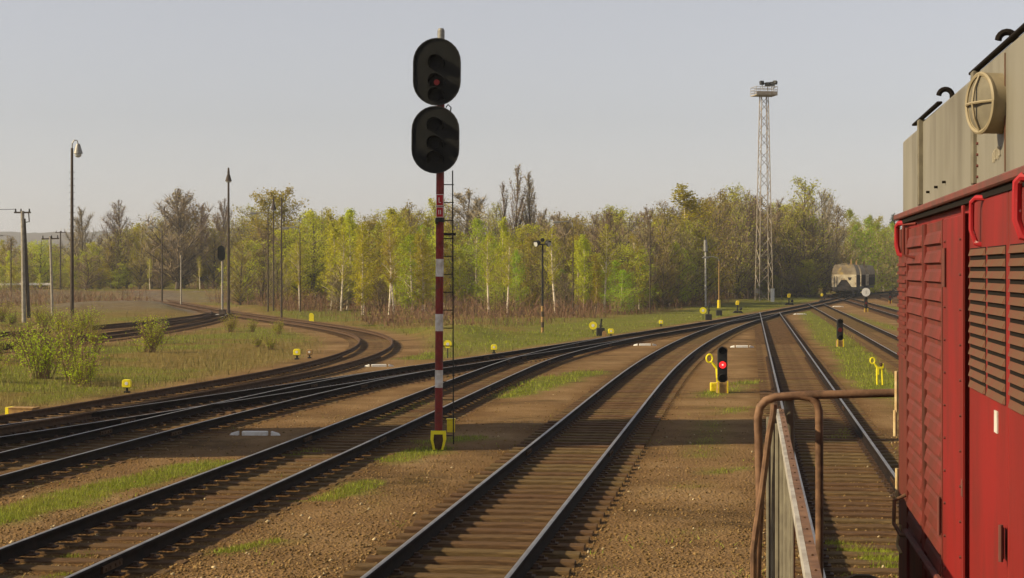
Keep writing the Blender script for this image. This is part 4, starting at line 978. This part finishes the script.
def tree_meshes(kind, seed):
    r = np.random.default_rng(seed); H = 10.0
    P = dict(birch=dict(cb=.12, R=1.35, n=34, up=.75, lf=4800, ls=.13, leaf='lf_birch', bark='birch', tw=500, r0=.10, prof=lambda t: np.sin(np.clip(t,0,1)*math.pi)**.6*(1.05-.55*t)),
             stem=dict(cb=.38, R=1.2, n=28, up=.8, lf=2400, ls=.12, leaf='lf_birch', bark='birchw', tw=420, r0=.13, prof=lambda t: np.sin(np.clip(t*.9+.06,0,1)*math.pi)**.6),
             green=dict(cb=.06, R=2.4, n=46, up=.8, lf=6000, ls=.15, leaf='lf_green', bark='bark', tw=500, r0=.16, prof=lambda t: np.sin(np.clip(t*.9+.08,0,1)*math.pi)**.5),
             bright=dict(cb=.03, R=2.9, n=44, up=.55, lf=6000, ls=.14, leaf='lf_bright', bark='birch', tw=450, r0=.10, prof=lambda t: (1-t)**.55*(.55+.45*np.clip(t*5,0,1))),
             olive=dict(cb=.06, R=2.1, n=50, up=1.0, lf=4200, ls=.13, leaf='lf_olive', bark='bark', tw=1300, r0=.14, prof=lambda t: np.sin(np.clip(t*.88+.1,0,1)*math.pi)**.5),
             bare=dict(cb=.12, R=1.9, n=54, up=1.5, lf=1000, ls=.11, leaf='lf_brown', bark='bark', tw=4200, r0=.15, prof=lambda t: np.sin(np.clip(t*.86+.12,0,1)*math.pi)**.6),
             brown=dict(cb=.05, R=1.9, n=48, up=1.2, lf=1900, ls=.13, leaf='lf_brown', bark='bark', tw=2200, r0=.12, prof=lambda t: np.sin(np.clip(t*.85+.12,0,1)*math.pi)**.5),
             poplar=dict(cb=.15, R=.85, n=60, up=3.2, lf=700, ls=.10, leaf='lf_brown', bark='bark', tw=2600, r0=.13, prof=lambda t: np.sin(np.clip(t*.80+.18,0,1)*math.pi)**.7),
             pine=dict(cb=.35, R=1.9, n=40, up=.15, lf=5200, ls=.16, leaf='lf_pine', bark='bark', tw=300, r0=.15, prof=lambda t: (1-t)**.7*.9+.1))[kind]
    mb = MB(); top = np.array([r.normal(0,.25), r.normal(0,.25), H*.97]); bend = np.array([r.normal(0,.18), r.normal(0,.18), 0])
    def tp(t): return np.array([0,0,0])*(1-t)+top*t+bend*math.sin(t*math.pi)
    ts = np.linspace(0,1,9); pts = [tp(t) for t in ts]; pts[0][2] = -.4
    mb.tube([tuple(p) for p in pts], [P['r0']*(1-t*.88) for t in ts], 6)
    bp, bq = [], []
    nstem = 2 if kind in ('bright','olive','green') else 1
    for i in range(P['n']):
        rel = (i+r.random())/P['n']; ze = H*(P['cb']+(1-P['cb'])*rel*.98)
        Rr = P['R']*float(P['prof'](rel))*(.35+.8*r.random()**.7)
        a = r.uniform(0,2*math.pi); zs_ = max(ze-P['up']*Rr*r.uniform(.7,1.3)-.1, H*P['cb']*.55); t = min(.95, zs_/H); p = tp(t)
        e = np.array([p[0]+math.cos(a)*Rr, p[1]+math.sin(a)*Rr, ze])
        mid = (p+e)/2+np.array([0,0,Rr*r.uniform(-.02,.15)])
        rb = max(.018, P['r0']*(1-t)*.45)
        mb.tube([tuple(p),tuple(mid),tuple(e)], [rb,rb*.7,rb*.3], 4)
        for s in np.linspace(.25,1,7):
            q = p*(1-s)**2+2*mid*s*(1-s)+e*s*s if False else (p+(mid-p)*min(1,2*s) if s <= .5 else mid+(e-mid)*(2*s-1))
            bp.append(q); bq.append(Rr*(.22+.25*(1-abs(s-.6))))
    bp = np.array(bp); bq = np.array(bq)
    V, F = [], []
    # twigs
    k = P['tw']; idx = r.integers(0,len(bp),k); base = bp[idx]; L = (.35+.9*r.random(k))*np.clip(bq[idx]*1.6,.25,1.1)
    dirv = r.normal(size=(k,3)); dirv[:,2] = np.abs(dirv[:,2])*(.9 if P['up'] < 1 else 2.2)+.25; dirv /= np.linalg.norm(dirv,axis=1)[:,None]
    tip = base+dirv*L[:,None]; ribbon(V,F,base,tip,np.full(k,.016),np.full(k,.007),r)
    # leaves: clumps round twig tips
    k = P['lf']; i2 = r.integers(0,len(tip),k); c = base[i2]+(tip[i2]-base[i2])*r.random((k,1))**.6+r.normal(size=(k,3))*.13*(1+bq[idx][i2])[:,None]
    c[:,2] = np.clip(c[:,2], .15, H*1.03)
    a = r.normal(size=(k,3)); a /= np.linalg.norm(a,axis=1)[:,None]; b = np.cross(a, r.normal(size=(k,3))); b /= np.linalg.norm(b,axis=1)[:,None]
    s = P['ls']*(.55+.9*r.random(k))[:,None]
    LV = np.stack([c-a*s*.5, c+b*s*.32, c+a*s*.5, c-b*s*.32],1).reshape(-1,3); LF = np.arange(4*k).reshape(-1,4)
    tm = mb.mesh('trunk', M[P['bark']], True)
    twm = npmesh('twigs', np.vstack(V), np.vstack(F), M['twig'], 4)
    lm = npmesh('crown', LV, LF, M[P['leaf']], 4)
    return tm, twm, lm
PROTO = {}
for k, n in (('stem',3),('birch',4),('green',3),('bright',3),('olive',4),('bare',3),('brown',3),('poplar',2),('pine',1)):
    PROTO[k] = [tree_meshes(k, 100+7*i+hash(k)%1*0+sum(map(ord,k))) for i in range(n)]
TLAB = dict(stem=('birch_tree','white stemmed birch'), birch=('birch_tree','slender yellow-green birch'), green=('broadleaf_tree','rounded mid-green tree'), bright=('leafy_bush','bushy bright green tree'), olive=('broadleaf_tree','olive brown half-leafed tree'),
    bare=('bare_tree','bare grey-brown tree'), brown=('budding_tree','reddish brown budding tree'), poplar=('poplar_tree','leafless poplar'), pine=('pine_tree','dark pine'))
def where(px, Y):
    row = 'in the front of the wood' if Y < 168 else ('inside the wood' if Y < 205 else 'at the back of the wood')
    for lim, ph in ((110,'at the far left edge'),(235,'behind the gravel bank at left'),(320,'behind the dark lamp posts'),(380,'well left of the signal mast'),(440,'just left of the signal mast'),(500,'just right of the signal mast'),(545,'left of the floodlight post'),(620,'right of the floodlight post'),(690,'left of the antenna post'),(765,'left of the lattice tower'),(830,'right of the lattice tower')):
        if px < lim: return row+' '+ph
    return row+' beyond the hopper wagon'
def tree(px, Y, pyt, kind, wide=1.0, label=None, base=None):
    x = at(px,Y); z0 = gzf(x,Y); h = zat(pyt,Y)-z0; s = h/10.0
    tm, tw, lm = random.choice(PROTO[kind]); nm, lab = TLAB[kind]
    lab = label or lab+' '+where(px,Y)
    t = thing(nm, lab, 'tree', (x,Y,z0), random.uniform(0,6.28), None if label else 'trees of the wood: '+kind)
    sw = s*wide; t.scale = (sw,sw,s)
    link('trunk', tm, t); link('twigs', tw, t)['kind'] = 'stuff'; link('crown', lm, t)
    return t
# skyline trees (x in picture, distance, top)
for a in [(-12,250,238,'green',1.3),(12,246,236,'olive',1.3),(34,252,242,'green',1.3),(55,256,244,'olive',1.2),(80,244,206,'bare',1.2),(101,246,236,'brown',1.3),(120,243,199,'bare',1.1),(92,238,242,'green',1.2),(140,240,222,'olive',1.2),
          (203,246,202,'bare',1.0),(224,250,197,'bare',.8),(240,236,216,'olive',1.2),(255,236,205,'olive',1.1),(308,222,214,'green',1.0),
          (328,196,212,'birch',1.5),(350,190,207,'birch',1.5),(371,192,213,'olive',1.1),(392,182,206,'birch',1.6),(412,188,202,'olive',1.1),(428,192,198,'green',.9),(447,200,205,'bare',1.0),
          (497,202,203,'olive',.9),(543,204,214,'bare',1.0),(684,186,183,'birch',1.8),(700,195,198,'green',1.0),(716,212,188,'olive',1.15),(736,220,184,'olive',1.1),(748,224,190,'bare',1.0),(727,226,192,'green',1.0),(668,196,200,'brown',1.2),
          (782,242,197,'bare',1.0),(824,246,188,'bare',1.0),(838,252,204,'olive',1.1),(790,236,205,'olive',1.1),(868,292,214,'bright',1.0),(882,310,216,'green',1.1),(770,238,205,'brown',1.2)]:
    tree(*a)
tree(177,236,187,'bare',1.7,'broad spreading tree with brown buds at upper left'); tree(184,240,192,'olive',1.4,'olive tree filling the broad bare tree at upper left')
tree(270,212,191,'green',1.35,'left crown of the two round green trees behind the dark lamp posts'); tree(291,214,187,'green',1.2,'right crown of the two round green trees behind the dark lamp posts')
tree(470,208,188,'bare',1.9,'round bare tree right behind the signal ladder')
tree(512,206,163,'poplar',1.0,'tallest of the leafless poplars in the middle of the wood'); tree(524,208,170,'poplar',1.0,'leafless poplar just right of the tallest one'); tree(534,206,178,'poplar',.9,'lowest and rightmost of the leafless poplars'); tree(502,207,180,'poplar',.9,'leafless poplar just left of the tallest one')
tree(803,236,177,'olive',1.35,'tallest olive tree right of the lattice tower'); tree(851,285,208,'bright',1.0,'bright green tree behind the hopper wagon'); tree(893,330,214,'pine',1.0,'dark pine at the right end of the wood by the locomotive')
tree(488,150,232,'bright',1.0,'large bright green bushy tree right of the signal mast'); tree(515,155,248,'bright',1.0,'smaller bright green bush right of the large one')
for px, Y, pt in ((364,142,222),(389,138,228),(394,140,224),(300,150,240),(489,140,232),(507,138,236),(556,140,226),(604,150,224),(556,152,238),(425,150,226),(341,150,230),(632,155,232),(85,228,252),(72,226,256),(150,230,258),(200,232,256)): tree(px,Y,pt,'stem',1.0)
# body of the wood: rows at rising distance between the siding and the through line
occ = []
def fill(n, x0, x1, Y0, Y1, t0, t1, kinds, wide=1.2, gap=1.6, clear=12.5):
    k = 0; tries = 0
    while k < n and tries < n*30:
        tries += 1; px = random.uniform(x0,x1); Y = random.uniform(Y0,Y1); x = at(px,Y)
        if x > float(GX(Y))-clear or any((x-a)**2+(Y-b)**2 < gap*gap for a,b in occ): continue
        C = TR['E']; 
        if np.min(np.hypot(C[:,0]-x, C[:,1]-Y)) < 4.5: continue
        occ.append((x,Y)); tree(px, Y, random.uniform(t0,t1), random.choice(kinds), wide*random.uniform(.85,1.2)); k += 1
fill(26, 320, 450, 140, 190, 212, 240, ['birch','birch','birch','bright','birch','green'], 1.35)
fill(12, 305, 460, 185, 215, 205, 222, ['birch','green','olive','birch'], 1.3)
fill(14, 450, 560, 150, 200, 215, 248, ['birch','bright','green','olive','birch'], 1.25)
fill(34, 545, 690, 165, 225, 205, 226, ['brown','brown','bare','olive','olive'], 1.25)
fill(18, 545, 690, 148, 175, 232, 262, ['birch','olive','birch','green','bright','green'], 1.4)
fill(14, 650, 735, 165, 190, 215, 252, ['green','green','birch','bright','olive'], 1.3)
fill(18, 690, 770, 225, 255, 195, 225, ['olive','brown','bare'], 1.2)
fill(14, 765, 832, 235, 262, 200, 245, ['olive','green','brown','olive'], 1.2, clear=5)
fill(22, 742, 838, 230, 252, 258, 284, ['bright','olive','brown','green','brown'], 1.9, gap=1.2, clear=4)
fill(10, -20, 120, 236, 262, 238, 256, ['green','olive','birch','brown','birch'], 1.5)
fill(18, 120, 325, 236, 262, 218, 246, ['green','olive','birch','brown','birch'], 1.4)
fill(34, -20, 325, 224, 250, 252, 278, ['bright','olive','green','brown','birch'], 2.0, gap=1.3)
fill(22, 320, 690, 140, 185, 262, 285, ['bright','olive','brown','green'], 2.0, gap=1.2)
fill(10, 235, 325, 165, 200, 226, 258, ['birch','olive','green','brown'], 1.3)
occ2 = []
for px, Y, pt, kd in ((852,262,224,'bright'),(864,266,218,'bright'),(876,270,222,'bright'),(858,282,222,'bright'),(872,284,226,'bright'),(848,272,262,'bright'),(866,276,256,'green'),(884,290,228,'bright'),(896,296,222,'bright'),(880,300,235,'bright'),(893,292,240,'green'),(872,285,246,'olive'),(862,300,228,'green'),(886,330,226,'bright'),(900,310,228,'green'),(912,320,225,'olive'),(845,290,240,'brown'),(858,275,252,'olive'),(838,270,238,'brown')): tree(px,Y,pt,kd,1.2)

# the dense wood behind, too far to pick trees apart
def far_wood():
    r = np.random.default_rng(99); Vv = []; 
    n = 150000; px = r.uniform(-80, 960, n); Y = r.uniform(255,330,n); X = (px-512)*Y/FPX
    hh = 8.3+3.4*fbm(X,Y,.11,77)+1.2*fbm(X,Y,.5,78)-2.2*sstep(px,820,900)-4.6*(1-sstep(px,60,170)); z = hh*r.random(n)**.7
    c = np.c_[X,Y,z+1.0]; a = r.normal(size=(n,3)); a /= np.linalg.norm(a,axis=1)[:,None]; b = np.cross(a,r.normal(size=(n,3))); b /= np.linalg.norm(b,axis=1)[:,None]
    s = (.46-.26*z/hh)[:,None]*(.5+r.random(n))[:,None]
    LV = np.stack([c-a*s*.5,c+b*s*.35,c+a*s*.5,c-b*s*.35],1).reshape(-1,3)
    tag(link('distant_wood', npmesh('distant_wood', LV, np.arange(4*n).reshape(-1,4), mat('far_leaf',(.34,.26,.11),.8,(.33,.31,.07),.08,island=.35,trans=.5), 4)), 'dense brown and olive wood filling the background behind the single trees', 'wood', kind='stuff')
far_wood()
# brushwood and dead stems in front of the wood
def brush():
    r = np.random.default_rng(5); n = 110000
    px = r.uniform(-30,900,n); Y = 1/r.uniform(1/262,1/108,n); X = (px-512)*Y/FPX
    g = GX(Y); left = (g-X)*.96; dE = dist_to('ENO',X,Y)
    nz = fbm(X,Y,.16,61)
    keep = (left > 7.5+6*fbm(X,Y,.12,5)) & (dE > 3.2+3*nz) & (r.random(n) < sstep(nz,.28,.6)+.12) & ((X > -18)|((Y > 140)&(nz > .45)))
    # inside of the bend stays open meadow
    C = TR['E']; o = np.argsort(C[:,1]); ex = np.interp(Y, C[o,1], C[o,0]); keep &= (X > ex)|((Y > 150)&(nz > .47)&(fbm(X,Y,.6,66) > .45))
    keep &= r.random(n) < .15+.85*sstep(fbm(X,Y,.07,63),.40,.58)
    X, Y, nz = X[keep], Y[keep], nz[keep]; n = len(X)
    z = ground_z(X[:,None], Y[:,None])[:,0]; h = (.25+1.5*r.random(n)**3)*(.30+1.3*nz)
    lean = r.normal(0,.22,(n,2))*h[:,None]; p = np.c_[X,Y,z-.05]; q = np.c_[X+lean[:,0],Y+lean[:,1],z+h]
    V, F = [], []; ribbon(V,F,p,q,np.full(n,.013),np.full(n,.005),r)
    m = p+(q-p)*.45; q2 = m+np.c_[r.normal(0,.3,(n,2))*h[:,None], h*.5]; ribbon(V,F,m,q2,np.full(n,.014),np.full(n,.006),r)
    tag(link('brushwood', npmesh('brushwood', np.vstack(V), np.vstack(F), mat('brush',(.20,.105,.062),.9,(.15,.085,.05),.25,island=.35), 4)), 'reddish brown dead stems and brushwood along the front of the wood', 'brushwood', kind='stuff')
    k = int(n*.9); i = r.integers(0,n,k); c = q[i]*.8+p[i]*.2+r.normal(0,.25,(k,3)); c[:,2] = np.maximum(c[:,2], p[i][:,2]+.1)
    a = r.normal(size=(k,3)); a /= np.linalg.norm(a,axis=1)[:,None]; b = np.cross(a,r.normal(size=(k,3))); b /= np.linalg.norm(b,axis=1)[:,None]; s = .085*(.5+r.random(k))[:,None]
    LV = np.stack([c-a*s*.5,c+b*s*.35,c+a*s*.5,c-b*s*.35],1).reshape(-1,3)
    tag(link('undergrowth', npmesh('undergrowth', LV, np.arange(4*k).reshape(-1,4), mat('undergrowth',(.30,.28,.05),.8,(.27,.17,.08),.12,island=.35,trans=.4), 4)), 'low olive undergrowth between the dead stems', 'undergrowth', kind='stuff')
brush()
# shrubs on the meadow at left
def shrub_mesh(seed, leafy=1500):
    r = np.random.default_rng(seed); n = 60; a = r.uniform(0,6.28,n); lean = r.uniform(.1,.55,n); h = r.uniform(.6,1.6,n)
    p = np.c_[r.normal(0,.12,(n,2)),np.full(n,-.05)]; q = p+np.c_[np.cos(a)*lean*h,np.sin(a)*lean*h,h]
    V, F = [], []; ribbon(V,F,p,q,np.full(n,.012),np.full(n,.004),r); 
    k = 260; i = r.integers(0,n,k); t = r.uniform(.3,1,k)[:,None]; m = p[i]+(q[i]-p[i])*t; q2 = m+np.c_[r.normal(0,.16,(k,2)),r.uniform(.05,.35,k)]; ribbon(V,F,m,q2,np.full(k,.007),np.full(k,.003),r)
    c = m[r.integers(0,k,leafy)]; c = c+r.normal(0,.11,(leafy,3)); c[:,2] = np.maximum(c[:,2],.08); b1 = r.normal(size=(leafy,3)); b1 /= np.linalg.norm(b1,axis=1)[:,None]; b2 = np.cross(b1,r.normal(size=(leafy,3))); b2 /= np.linalg.norm(b2,axis=1)[:,None]; s = .055*(.5+r.random(leafy))[:,None]
    LV = np.stack([c-b1*s*.5,c+b2*s*.3,c+b1*s*.5,c-b2*s*.3],1).reshape(-1,3)
    return npmesh('stems', np.vstack(V), np.vstack(F), M['shrubstem'], 4), npmesh('foliage', LV, np.arange(4*leafy).reshape(-1,4), M['lf_bright'], 4)
M['shrubstem'] = mat('shrub_stems', (.21,.13,.07), .9, (.15,.09,.05), 2, island=.3)
SH = [shrub_mesh(i, 900+160*i) for i in range(5)]
for i in range(38):
    if i < 12: px, py = [(74,378),(150,352),(68,352),(12,352),(95,345),(30,362),(140,330),(60,338),(110,362),(5,335),(158,344),(44,376)][i]
    else: px = random.uniform(-25,105) if i < 28 else random.uniform(100,330); py = random.uniform(318,392) if i < 28 else random.uniform(322,350)
    if px > 85 and py > 352: px -= 75
    x, y = gp(px,py)
    if min(np.min(np.hypot(TR[k][:,0]-x, TR[k][:,1]-y)) for k in 'GE') < 2.6: continue
    if min(np.min(np.hypot(TR[k][:,0]-x, TR[k][:,1]-y)) for k in 'NO') < 2.0: continue
    s = random.uniform(.6,1.2)*(1 if i < 28 else .6); st1, fo = random.choice(SH)
    t = thing('shrub', ('tall' if s > 1.0 else 'low')+' sprouting green shrub '+('near the left edge' if px < 45 else ('left of the meadow lantern' if px < 125 else 'inside the bend of the rusty siding')), 'shrub', (x,y,gzf(x,y)), random.uniform(0,6.28), 'shrubs on the meadow at left'); t.scale = (s*1.2,s*1.2,s)
    link('stems', st1, t); link('foliage', fo, t)

# grass: blades as one mass per kind
def blades(name, label, X, Y, h, wd, lean, m, seed):
    r = np.random.default_rng(seed); n = len(X); z = ground_z(X[:,None],Y[:,None])[:,0]-.01
    a = r.uniform(0,6.28,n); dx, dy = np.cos(a)*wd, np.sin(a)*wd; l = r.normal(0,lean,(n,2))*h[:,None]
    Vb = np.stack([np.c_[X-dx,Y-dy,z],np.c_[X+dx,Y+dy,z],np.c_[X+l[:,0],Y+l[:,1],z+h]],1).reshape(-1,3)
    tag(link(name, npmesh(name, Vb, np.arange(3*n).reshape(-1,3), m, 3)), label, 'grass', kind='stuff')
def sample(n, seed, ymin, ymax, pxr=(-30,930)):
    r = np.random.default_rng(seed); px = r.uniform(*pxr,n); Y = 1/np.sqrt(r.uniform(1/ymax**2,1/ymin**2,n)); X = (px-512)*Y/FPX
    dR = np.full(n, 9.)
    for k in 'GDCBAKE':
        d = dist_to(k, X, Y); dR = np.minimum(dR, np.abs(d-.7535))
    return r, X, Y, dR
r_, X, Y, dR = sample(520000, 11, 15, 240); g, d, inn = masks(X,Y); keep = (r_.random(len(X)) < g**1.3) & (dR > .10)
X, Y, g = X[keep], Y[keep], g[keep]; sc = np.clip(Y/45,.6,2.2)
M['grass'] = mat('grass_blades', (.21,.25,.020), .7, (.26,.27,.032), .5, island=.35, trans=.3); M['drygrass'] = mat('dry_grass_blades', (.24,.185,.065), .8, (.17,.15,.042), .4, island=.35, trans=.2)
blades('green_grass', 'fresh green grass in patches between and beside the tracks', X, Y, (.035+.085*r_.random(len(X))*g)*np.clip(sc,.8,1.5), .010*sc, .35, M['grass'], 12)
r_, X, Y, dR = sample(420000, 21, 24, 240); g, d, inn = masks(X,Y); keep = (r_.random(len(X)) < d*(1-.55*g)*(.02+.75*fbm(X,Y,.3,88))) & (dR > .3)
X, Y = X[keep], Y[keep]; sc = np.clip(Y/45,.6,2.6)
blades('dry_grass', 'straw coloured dry grass on the meadow and verge', X, Y, (.06+.24*r_.random(len(X))**2)*np.clip(sc,.8,1.2), .009*sc, .30, M['drygrass'], 22)
# weeds in the ballast
r_, X, Y, dR = sample(16000, 31, 15, 70); nzz = fbm(X,Y,.8,91); keep = (nzz > .68) & (dR > .12); X, Y = X[keep], Y[keep]
blades('ballast_weeds', 'small scattered weeds growing through the ballast', X, Y, (.025+.05*r_.random(len(X))), np.full(len(X),.010), .7, M['grass'], 32)
# loose stones
def stones(n, seed, ymin, ymax, smin, smax, m, label):
    r, X, Y, dR = sample(n, seed, ymin, ymax); g, d, inn = masks(X,Y)
    keep = (dR > .09) & (r.random(n) < (1-.8*g)*(1-.7*d)*(.25+1.2*fbm(X,Y,1.1,93))); X, Y = X[keep], Y[keep]; n = len(X)
    z = ground_z(X[:,None],Y[:,None])[:,0]; s = smin+(smax-smin)*r.random(n)**2.5
    oc = np.array([(1,0,0),(0,1,0),(-1,0,0),(0,-1,0),(0,0,.75),(0,0,-.75)],float); Fo = np.array([(0,1,4),(1,2,4),(2,3,4),(3,0,4),(1,0,5),(2,1,5),(3,2,5),(0,3,5)])
    a = r.uniform(0,6.28,n); ca, sa = np.cos(a), np.sin(a); Vs = oc[None]*(1+r.uniform(-.4,.4,(n,6,1)))*s[:,None,None]+r.normal(0,.15,(n,6,3))*s[:,None,None]
    W = np.empty_like(Vs); W[...,0] = Vs[...,0]*ca[:,None]-Vs[...,1]*sa[:,None]+X[:,None]; W[...,1] = Vs[...,0]*sa[:,None]+Vs[...,1]*ca[:,None]+Y[:,None]; W[...,2] = Vs[...,2]+(z+s*.25)[:,None]
    F = (np.arange(n)[:,None,None]*6+Fo[None]).reshape(-1,3)
    tag(link('ballast_stones', npmesh('ballast_stones', W.reshape(-1,3), F, m, 3)), label, 'ballast', kind='stuff')
stones(80000, 41, 15, 60, .005, .026, mat('stone_brown',(.24,.152,.062),.9,(.14,.086,.034),1.5,island=.45,spec=.05), 'loose brown ballast stones between the tracks')
stones(1300, 51, 15, 60, .008, .036, mat('stone_pale',(.46,.36,.21),.9,(.32,.24,.13),2,island=.35), 'scattered pale stones among the brown ballast')

# ------------------------------------------------------------------ spring haze
hz = bpy.data.materials.new('haze'); hz.use_nodes = True; t_ = hz.node_tree; t_.nodes.clear()
pv = t_.nodes.new('ShaderNodeVolumePrincipled'); pv.inputs['Color'].default_value = (.86,.89,.95,1); pv.inputs['Density'].default_value = HAZE
pv.inputs['Anisotropy'].default_value = .2
oo = t_.nodes.new('ShaderNodeOutputMaterial'); t_.links.new(pv.outputs[0], oo.inputs['Volume'])
tag(part('haze', MB().box(-4300,4300,-500,6300,-4.5,62), hz), 'thin pale spring haze', kind='stuff')
